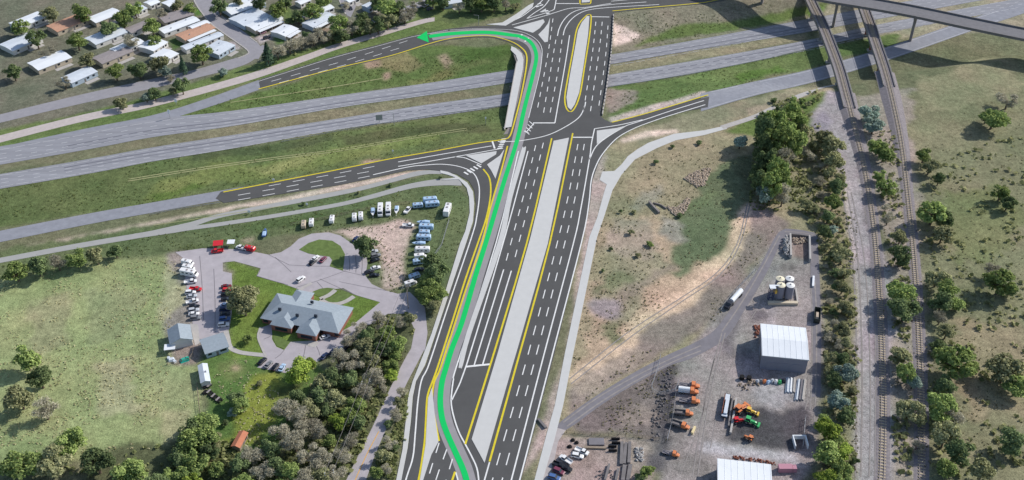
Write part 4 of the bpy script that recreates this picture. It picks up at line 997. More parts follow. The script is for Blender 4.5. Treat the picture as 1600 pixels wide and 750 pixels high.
dv = MB()
for (p0, p1, p2, *_r) in HOMES:
    ctr, L_, W_, rz = rect(p0, p1, p2, 2.9)
    ca, sa = math.cos(rz), math.sin(rz)
    for x, y, a, b2 in ((L_ * .18, -W_ / 2 - 2.0, L_ * .5, 3.2),):
        q = [(ctr[0] + (x + u * a / 2) * ca - (y + v * b2 / 2) * sa, ctr[1] + (x + u * a / 2) * sa + (y + v * b2 / 2) * ca) for u, v in ((-1, -1), (1, -1), (1, 1), (-1, 1))]
        dv.prism(q, -.05, .05)
struct('driveway_pads', dv, MT['concrete'])
# brick hall with a blue grey hipped roof
def hall():
    ctr, L_, W_, rz = rect((406, 497), (529, 521), (440, 459), 3.2)
    r = empty('brick_hall', (*ctr, 0), rz); tag(r, 'large brick hall with blue grey hipped roof and several wings on the lawn', 'building')
    b = MB(); b.box((0, 0, 1.6), (L_ - 1.2, W_ - 1.2, 3.2))
    wings = [(-.20, -1, .28, 2.6, 5.0), (.14, -1, .26, 4.2, 5.2), (-.18, 1, .24, 4.5, 5.0)]
    for cx, s, wf_, pr, zr in wings:
        b.box((cx * L_, s * (W_ / 2 + pr / 2 - 1.5), 1.6), (wf_ * L_ - 1.0, pr + 2.6, 3.19))
    wl_ = b.build('wall', MT['brick'], r)
    b = MB(); zr, ze = 6.2, 3.1
    l, w_ = L_ / 2, W_ / 2; rl = max(l - w_ * .75, 3)
    v = [(-l, -w_, ze), (l, -w_, ze), (l, w_, ze), (-l, w_, ze), (-rl, 0, zr), (rl, 0, zr)]
    b.add(v, [(0, 1, 5, 4), (2, 3, 4, 5), (1, 2, 5), (3, 0, 4), (3, 2, 1, 0)])
    for cx, s, wf_, pr, zz in wings:                 # hipped wings running back into the main slope
        x0, hw = cx * L_, wf_ * L_ / 2
        yf, yb = s * (w_ + pr), s * w_ * .12
        v = [(x0 - hw, yf, ze + .03), (x0 + hw, yf, ze + .03), (x0 + hw, yb, ze + .03), (x0 - hw, yb, ze + .03), (x0, yf - s * hw * .8, zz), (x0, yb, zz)]
        f = [(0, 1, 4), (1, 2, 5, 4), (3, 0, 4, 5), (2, 3, 5), (3, 2, 1, 0)]
        b.add(v, f if s < 0 else [q[::-1] for q in f])
    rf = b.build('roof', MT['bluegrey'], r)
    for x, y, z in ((-.3, -.2, 5.2), (-.06, -.28, 5.0), (.16, -.2, 5.3), (.02, .25, 5.4)):
        b = MB(); b.box((x * L_, y * W_, z + .4), (1.3, .7, 1.2)); b.build('roof_vent', MT['glass'], rf)
    for cx, s, wf_, pr, zz in wings[:2]:
        b = MB(); b.box((cx * L_, s * (w_ + pr - .2) + (0 if s > 0 else -.03), 1.6), (wf_ * L_ * .55, .14, 1.5)); b.build('window', MT['glass'], r)
    for x in (-.44, -.02, .26, .47):
        b = MB(); b.box((x * L_, -W_ / 2 + .56, 1.6), (2.2, .14, 1.4)); b.build('window', MT['glass'], r)
    for x in (-.4, 0, .2, .4):
        b = MB(); b.box((x * L_, W_ / 2 - .56, 1.6), (2.2, .14, 1.4)); b.build('window', MT['glass'], r)
    b = MB(); b.box((.0 * L_, -W_ / 2 + .54, 1.1), (1.8, .16, 2.2)); b.build('door', MT['door'], r)
    for x in (-.1, -.3):
        b = MB(); b.tube((x * L_, W_ / 2 + 2.8, 0), (x * L_, W_ / 2 + 2.8, 3.1), .18); b.build('column', MT['wallwhite'], r)
hall()

house('gambrel_barn', 'blue grey barn with a white front wall at the field edge', 'barn', (266.6, 537), (263, 515.7), (299.3, 529), 3.6, 5.6, MT['wallwhite'], MT['bluegrey'], .5, 2)
house('garage', 'blue grey roofed garage at the end of the car park', 'garage', (321.7, 552), (356, 541), (316, 530.6), 3.0, 4.4, MT['wallblue'], MT['bluegrey'], .5, 3)
r, L_, W_ = house('garden_shed', 'long pale blue shed beside the fence of the dry field', 'shed', (314, 598.7), (309.5, 571.7), (328, 594), 2.6, 3.3, MT['wallwhite'], MT['roofpale'], .2, 2, vents=1)
r, L_, W_ = house('timber_shed', 'small shed with a red brown ribbed roof among the lower trees', 'shed', (362, 697), (374.5, 674.5), (374, 699.5), 2.4, 3.1, MT['wood'], MT['terracotta'], .3, 1)
def canopy(px, py, l, w_, h, rz, label, m):
    g = G(px, py, 0, True); r = empty('canopy', g, rz); tag(r, label, 'canopy')
    b = MB(); b.box((0, 0, h), (l, w_, .16)); b.build('roof', m, r)
    for x in (-.45, .45):
        for y in (-.42, .42):
            b = MB(); b.tube((x * l, y * w_, 0), (x * l, y * w_, h), .08); b.build('post', MT['steel'], r)
canopy(267., 549., 4.5, 3.6, 2.6, R(10), 'small white roofed canopy in front of the barn', MT['roofwhite'])
canopy(342., 386., 4.6, 4.0, 2.4, R(8), 'red topped canopy at the edge of the parking lot', paint('red'))
canopy(362., 384., 3.4, 3.2, 2.4, R(2), 'white topped canopy beside the red one', MT['roofwhite'])

def warehouse(name, label, p0, p1, p2, h, rise, doors):
    ctr, L_, W_, rz = rect(p0, p1, p2, h)
    r = empty(name, (*ctr, 0), rz); tag(r, label, 'warehouse', 'white roofed warehouses')
    b = MB(); walls(b, L_, W_, h, h + rise - .05); wl_ = b.build('wall', MT['wallgrey'], r)
    b = MB(); gable_roof(b, L_, W_, h, h + rise, .3, .15); rf = b.build('roof', MT['roofwhite'], r)
    b = MB()
    n = int(L_ / 2.2)
    for k in range(n + 1):
        x = -L_ / 2 + k * L_ / n
        for s in (-1, 1):
            q = (x, s * W_ / 4, h + rise / 2 + .17)
            ang = math.atan2(rise, W_ / 2)
            v = []
            for dx in (-.04, .04):
                for yy, zz in ((s * (W_ / 2 + .3), h - rise * .3 / (W_ / 2) + .15), (0, h + rise + .15)):
                    v += [(x + dx, yy, zz), (x + dx, yy, zz + .07)]
            b.add(v, [(0, 1, 3, 2), (4, 6, 7, 5), (1, 5, 7, 3), (0, 4, 5, 1), (2, 3, 7, 6)])
    b.build('roof_seam', MT['roofwhite'], rf)
    for s in (-1, 1):
        b = MB(); b.box((0, s * (W_ / 2 + .32), h - .15), (L_ + .6, .2, .25)); b.build('gutter', MT['steel'], rf)
    for k in range(doors):
        x = ((k + .5) / doors - .5) * L_ * .8
        b = MB(); b.box((x, -W_ / 2 - .03, h * .28), (4.2, .14, h * .56)); d_ = b.build('roller_door', MT['wallgrey'], r)
    for y in (-.25, .25):
        b = MB(); b.box((-L_ / 2 - .03, y * W_, h * .28), (.14, 4, h * .56)); b.build('roller_door', MT['door'], r)
    return r, L_, W_
warehouse('warehouse', 'white roofed steel warehouse in the middle of the works yard', (1191.6, 555), (1263, 562), (1194, 507), 7.6, .9, 3)
r, L_, W_ = warehouse('warehouse', 'white roofed warehouse at the bottom end of the works yard', (1122, 790), (1207, 800), (1135, 719), 6.0, .7, 3)
b = MB(); b.box((L_ / 2 + 5.5, -2, 2.3), (11, W_ * .62, 4.6)); b.build('annexe', MT['wallgrey'], r)
b = MB(); b.box((L_ / 2 + 5.5, -2, 4.72), (11.4, W_ * .62 + .4, .16)); b.build('annexe_roof', MT['roofpale'], r)

# silos
sr_ = G(1222., 476., 0, True)
for i, ((px, py), nm) in enumerate((((1219.4, 434.7), 'rear cream silo, on the frame side'), ((1234.4, 434.5), 'rear white silo, on the open side'), ((1220.8, 444.6), 'front cream silo with the discharge pipe'), ((1235.4, 445), 'front white silo at the open corner'))):
    p = U(px, py, 8.2); t = empty('silo', (p[0], p[1], 0)); tag(t, nm + ' of the group of four', 'silo', 'cement silos in the yard')
    b = MB(); b.tube((0, 0, 1.2), (0, 0, 8.0), 1.85, n=24); b.build('tank', MT['wallgrey'], t)
    b = MB(); b.tube((0, 0, 8.0), (0, 0, 8.45), 1.92, .5, 24); b.build('cap', mat('silo_top', c8(*((226, 218, 192) if i % 2 == 0 else (230, 230, 228))), .7, .8, .08), t)
    b = MB(); b.tube((0, 0, 8.4), (0, 0, 8.7), .3, n=12); b.build('hatch', MT['darkconcrete'], t)
    b = MB(); b.tube((0, 0, .35), (0, 0, 1.3), .5, 1.8, 24); b.build('cone', MT['steel'], t)
    for a in range(4):
        b = MB(); q = a * math.pi / 2 + .78; b.tube((1.6 * math.cos(q), 1.6 * math.sin(q), 0), (1.6 * math.cos(q), 1.6 * math.sin(q), 1.6), .13); b.build('leg', MT['steel'], t)
g = G(1203., 470., 0, True); t = empty('loading_tower', g); tag(t, 'blue steel loading tower with a white top beside the silos', 'tower')
for x in (-1, 1):
    for y in (-1, 1):
        b = MB(); b.tube((x, y, 0), (x, y, 8), .14); b.build('leg', paint('dark blue'), t)
b = MB()
for z in (1, 3, 5, 7):
    for s in (-1, 1): b.tube((-1, s, z), (1, s, z), .09); b.tube((s, -1, z), (s, 1, z), .09); b.tube((-1, s, z - 1), (1, s, z + .8), .06)
b.build('bracing', paint('dark blue'), t)
b = MB(); b.box((0, 0, 8.1), (2.6, 2.6, .25)); b.box((2.2, .8, 8.15), (3.4, .7, .2)); b.build('platform', MT['roofwhite'], t)
b = MB(); b.box((1.6, 0, 5.4), (1.2, 1.4, 1.6)); b.build('hopper', paint('yellow'), t)
def lowwall(name, pts, wd, h, m, label, cat, z0=0.0, group=None):
    P = np.array(pts, float); wp = G(P[:, 0], P[:, 1], z0, True); c = wp[0].copy()
    b = MB(); q = wp - c
    if len(q) > 2: q = resample(q, 1.5)[0]
    solid_strip(b, q, wd, h, 0)
    o = b.build(name, m); o.location = c; tag(o, label, cat, group); return o
lowwall('containment_wall', [(1200, 475), (1246, 475.5)], 1.6, 1.3, mat('sandy_concrete', c8(206, 194, 172), .9, .6, .15), 'sandy concrete containment wall in front of the silos', 'low wall')
lowwall('containment_kerb', [(1246, 474), (1243, 452)], .7, .9, MT['concrete'], 'pale concrete kerb on the open side of the silos', 'low wall')
# open bays
lowwall('bay_wall', [(1235, 404), (1234, 370)], .8, 2.2, MT['concrete'], 'concrete bay wall beside the pale rubble heap', 'wall', group='walls of the storage bay')
lowwall('bay_wall', [(1265, 410), (1264, 373)], .8, 2.2, MT['concrete'], 'concrete bay wall on the track side of the empty bay', 'wall', group='walls of the storage bay')
lowwall('bay_wall', [(1235, 369), (1250, 370), (1263, 372)], .8, 1.6, MT['darkconcrete'], 'low concrete wall closing the back of the storage bay', 'wall', group='walls of the storage bay')

def heap(name, pts, h, n, m, label, smin, smax, zb=0.0):
    P = np.array(pts, float); b = MB(); lo_, hi_ = P.min(0), P.max(0); k = 0
    c = G(*P.mean(0), 0, True)
    rr = random.Random(hash(label) % 1000 + len(pts)); rr = random.Random(len(label))
    while k < n:
        x, y = rr.uniform(lo_[0], hi_[0]), rr.uniform(lo_[1], hi_[1])
        if not inpoly(np.array([x]), np.array([y]), P)[0]: continue
        k += 1
        g = G(x, y, 0, True); e = min(1, 1.2 - np.hypot((x - P.mean(0)[0]) / (hi_[0] - lo_[0]), (y - P.mean(0)[1]) / (hi_[1] - lo_[1])) * 1.6)
        s = rr.uniform(smin, smax)
        q = MB(); vv = []
        for a in range(6):
            an = a * math.pi / 3 + rr.uniform(-.3, .3); vv.append((math.cos(an) * s * rr.uniform(.6, 1), math.sin(an) * s * rr.uniform(.6, 1), rr.uniform(-.3, .1) * s))
        for a in range(4):
            an = a * math.pi / 2 + rr.uniform(-.3, .3); vv.append((math.cos(an) * s * rr.uniform(.3, .6), math.sin(an) * s * rr.uniform(.3, .6), s * rr.uniform(.4, .8)))
        z = max(0, h * e * rr.uniform(.4, 1)) + .1
        f = [(a, (a + 1) % 6, 6 + int(a * 4 / 6)) for a in range(6)] + [(6, 7, 8, 9)] + [((a + 1) % 6, 6 + int(((a + 1) % 6) * 4 / 6), 6 + int(a * 4 / 6)) for a in range(6)]
        b.add([(x_ + g[0] - c[0], y_ + g[1] - c[1], z_ + z) for x_, y_, z_ in vv], f)
    o = b.build(name, m); o.location = c; tag(o, label, kind='stuff'); return o
heap('rubble_heap', [(1226, 374), (1233, 368), (1234, 402), (1229, 405), (1222, 390)], 2.6, 110, MT['rubblegrey'], 'pale grey rubble heap against the bay wall', .4, 1.0)
heap('broken_slabs', [(1238, 372), (1262, 374), (1262, 380), (1240, 382)], 1.0, 60, MT['rubble'], 'broken slabs at the back of the storage bay', .3, .8)
heap('riprap', [(1068, 279), (1083, 270), (1105, 262), (1111, 264), (1102, 290), (1088, 293)], .7, 420, MT['rubble'], 'triangular patch of loose riprap stones on the open field', .3, .8)
heap('riprap', [(1042, 322), (1056, 326), (1066, 318), (1074, 309), (1080, 310), (1072, 330), (1060, 340), (1050, 334)], .5, 260, MT['rubble'], 'riprap stones spilling from the culvert', .3, .8)
for nm_, pts, n, h, mm, lb, a_, b_2 in (('scrap_heap', [(990, 700), (1004, 700), (1006, 720), (994, 724)], 60, .5, 'rubblegrey', 'loose pale debris on the gravel plot', .25, .7),
        ('scrap_heap', [(1018, 640), (1034, 600), (1046, 570), (1054, 580), (1044, 620), (1028, 690), (1018, 690)], 120, .3, 'darkconcrete', 'loose dark debris along the soil bank of the yard', .25, .8),
        ('scrap_heap', [(1150, 600), (1180, 590), (1186, 604), (1160, 612)], 26, .3, 'wood', 'loose timber offcuts at the warehouse corner', .3, .8),
        ('scrap_heap', [(1144, 712), (1210, 722), (1212, 727), (1146, 717)], 60, .4, 'rust', 'line of rusty scrap behind the lower warehouse', .25, .7),
        ('scrap_heap', [(1160, 634), (1172, 634), (1174, 640), (1162, 640)], 24, .5, 'rubble', 'pale slab scrap above the large loader', .4, .9),
        ('scrap_heap', [(930, 735), (958, 735), (960, 748), (932, 748)], 40, .3, 'darkconcrete', 'loose debris at the bottom of the gravel plot', .2, .6),
        ('scrap_heap', [(1176, 510), (1190, 508), (1192, 524), (1180, 528)], 40, .6, 'rust', 'rusty brown scrap at the back of the warehouse', .3, .8)):
    heap(nm_, pts, h, n, MT[mm], lb, a_, b_2)
# culvert headwall
lowwall('culvert_headwall', [(1014, 317), (1021, 325), (1030, 334)], .9, 1.3, MT['deck'], 'slanted concrete culvert headwall in the open field', 'headwall')
lowwall('culvert_wing_wall', [(1020, 318), (1032, 321), (1041, 327)], .5, .8, MT['darkconcrete'], 'dark wing wall of the culvert in the open field', 'headwall')
lowwall('drain_headwall', [(841, 656), (853, 670)], 1.0, .9, MT['darkconcrete'], 'short concrete drain headwall between avenue and footpath', 'headwall')

# fences
def fence(pts, h, label, step=3.0, group='fences', m=None, gap=False):
    P = np.array(pts, float); wp = resample(G(P[:, 0], P[:, 1], 0, True), step)[0]; c = wp[0].copy(); q = wp - c
    r = empty('fence', c); tag(r, label, 'fence', group)
    for p in q:
        b = MB(); b.box((p[0], p[1], h / 2), (.14, .14, h)); b.build('post', m or MT['steel'], r)
    b = MB()
    for z in ((.15, .5, .85, 1.0)): solid_strip(b, q, .05, h * z, h * z - .06)
    b.build('rails', m or MT['steel'], r)
fence([(1032, 557), (1027, 580), (1016, 611), (1030, 618), (1056, 613), (1060, 598)], 2.0, 'grey wire fence round the corner plot above the orange trucks')
fence([(1056, 614), (1050, 660), (1042, 690)], 2.0, 'grey wire fence behind the row of orange trucks')
fence([(1180, 424), (1168, 436), (1140, 466), (1126, 487)], 1.8, 'pale rail fence along the gravel road by the tank trailer')
fence([(1258, 655), (1254, 700)], 2.0, 'pale wire fence beside the green trees of the yard')
fence([(308, 600), (312, 640), (316, 658)], 1.4, 'weathered wooden fence between dry field and lawn', m=MT['wood'])
fence([(262, 570), (266, 572), (300, 562), (303, 548)], 1.6, 'dark wooden fence round the barn yard', m=MT['wood'])
fence([(885, 676), (930, 680), (1000, 684), (1030, 688)], 1.6, 'dark fence across the top of the gravel plot', m=MT['wood'])
fence([(455, 352), (520, 340), (580, 326), (640, 318)], 1.4, 'thin wire fence behind the parked trailers', m=MT['wood'])
fence([(702, 345), (690, 385), (672, 410)], 1.6, 'grey wire fence between trailers and the avenue bank')

# ------------------------------------------------------------------ vegetation
def orient(nv):
    a = np.cross(nv, np.array([0, 0, 1.0]) + rng.normal(0, .3, nv.shape)); a /= np.linalg.norm(a, axis=1)[:, None] + 1e-9
    b = np.cross(nv, a)
    return a, b

def quads(name, ctr, nrm, su, sv, m):
    a, b = orient(nrm)
    n = len(ctr)
    su = np.broadcast_to(su, n)[:, None]; sv = np.broadcast_to(sv, n)[:, None]
    bend = nrm * su * .35
    V = np.stack([ctr - a * su, ctr - b * sv * .9 + bend, ctr + a * su, ctr + b * sv * 1.1 + bend], 1).reshape(-1, 3)
    me = bpy.data.meshes.new(name)
    me.vertices.add(n * 4); me.vertices.foreach_set('co', V.ravel().astype(np.float32))
    me.loops.add(n * 4); me.loops.foreach_set('vertex_index', np.arange(n * 4, dtype=np.int32))
    me.polygons.add(n); me.polygons.foreach_set('loop_start', np.arange(0, n * 4, 4, dtype=np.int32))
    me.update(calc_edges=True); me.materials.append(m)
    return me

def unit(n):
    v = rng.normal(size=(n, 3)); return v / np.linalg.norm(v, axis=1)[:, None]

KINDS = {
    'green': ('leafy green', leafmat('green_leaves', c8(92, 114, 64), c8(172, 188, 116)), 'round'),
    'bright': ('bright green', leafmat('bright_leaves', c8(98, 126, 52), c8(180, 196, 96)), 'round'),
    'dark': ('dark green', leafmat('dark_leaves', c8(78, 96, 66), c8(142, 158, 108)), 'round'),
    'olive': ('dull olive', leafmat('olive_leaves', c8(108, 114, 80), c8(180, 180, 136)), 'round'),
    'grey': ('greyish half bare', leafmat('bare_twigs', c8(140, 137, 118), c8(212, 206, 184), .25), 'bare'),
    'silver': ('silvery blue green', leafmat('silver_leaves', c8(108, 128, 116), c8(182, 198, 182)), 'round'),
    'conifer': ('dark conical conifer', leafmat('conifer_needles', c8(60, 82, 68), c8(114, 138, 110)), 'cone'),
}
CROWNS = {}
def crown(kind, var):
    if (kind, var) in CROWNS: return CROWNS[(kind, var)]
    look, m, form = KINDS[kind]
    if form == 'cone':
        n = 900; h = rng.random(n) ** .8
        ang = rng.random(n) * 2 * math.pi; rr = (1 - h) * (.55 + .45 * rng.random(n)) * (.85 + .25 * np.sin(h * 40 + ang))
        c = np.stack([rr * np.cos(ang), rr * np.sin(ang), .35 + h * 2.3], -1)
        nv = np.stack([np.cos(ang), np.sin(ang), .5 + 0 * ang], -1); nv /= np.linalg.norm(nv, axis=1)[:, None]
        me = quads('crown', c, nv + rng.normal(0, .35, c.shape), .12, .09, m)
    else:
        nl = 21 if form == 'round' else 11
        L = []
        while len(L) < nl:
            p = rng.uniform(-1, 1, 3)
            if .25 < np.linalg.norm(p) < 1: L.append(p)
        L = np.array(L); L[:, :2] *= .76; L[:, 2] = L[:, 2] * .55 + .95
        lr = rng.uniform(.15, .4, nl)
        n = 2600 if form == 'round' else 2200
        k = rng.choice(nl, n, p=lr ** 2 / (lr ** 2).sum())
        d = unit(n); d[:, 2] = np.abs(d[:, 2]) * .8 + d[:, 2] * .2
        if form == 'round':
            c = L[k] + d * (lr[k] * rng.uniform(.7, 1.15, n) * (1 + .25 * rng.normal(size=n) * (rng.random(n) < .12)))[:, None]
            nv = d * .7 + np.array([0.12, .06, .55]) + rng.normal(0, .4, (n, 3)); nv /= np.linalg.norm(nv, axis=1)[:, None]
            s = rng.uniform(.035, .095, n)
            me = quads('crown', c, nv, s, s * .8, m)
        else:
            c = L[k] + d * (lr[k] * rng.uniform(.35, 1.25, n))[:, None]
            nv = unit(n) + np.array([0, 0, .7]); nv /= np.linalg.norm(nv, axis=1)[:, None]
            me = quads('crown', c, nv, rng.uniform(.07, .16, n), .018, m)
    b = MB()
    b.tube((0, 0, -.05), (0, 0, .75), .085, .06, 7)
    if form == 'cone': b.tube((0, 0, .7), (0, 0, 2.3), .06, .01, 6)
    else:
        for i in range(6): b.tube((0, 0, .55 + .04 * i), tuple(L[i] * np.array([.9, .9, .95])), .045, .012, 5)
    CROWNS[(kind, var)] = (me, b.mesh('trunk', MT['bark']))
    return CROWNS[(kind, var)]

def tree(kind, px, py, wpx, place, axis, hf=1.0, sub=None):
    k = 1.34 if wpx < 32 else 1.2
    if 'grove' in place or 'wood between' in place: k = 1.12
    if 'track' in place and wpx > 12:
        px += rng.uniform(-4, 4); py += rng.uniform(-5, 5); k *= rng.choice([.68, .85, 1.0, 1.2])
    r = wpx / 2 / ppm(px, py) * k
    p = G(float(px), float(py), 1.05 * r * hf)
    z = float(H(p[0], p[1]))
    shrub = wpx < 13
    me, tr = crown(kind, int(rng.integers(0, 4)))
    e = empty('shrub' if shrub else 'tree', (p[0], p[1], z), rng.random() * 6.28, (r * rng.uniform(.86, 1.14), r * rng.uniform(.86, 1.14), r * hf * rng.uniform(.85, 1.15)))
    obj('crown', me, e); obj('trunk', tr, e)
    look = KINDS[kind][0] + (' shrub' if shrub else ' tree')
    if wpx >= 34: look = 'large ' + look
    later(e, look, place, axis, px if axis in ('left',) else py, 'shrub' if shrub else 'tree', 'trees ' + place)
    return e

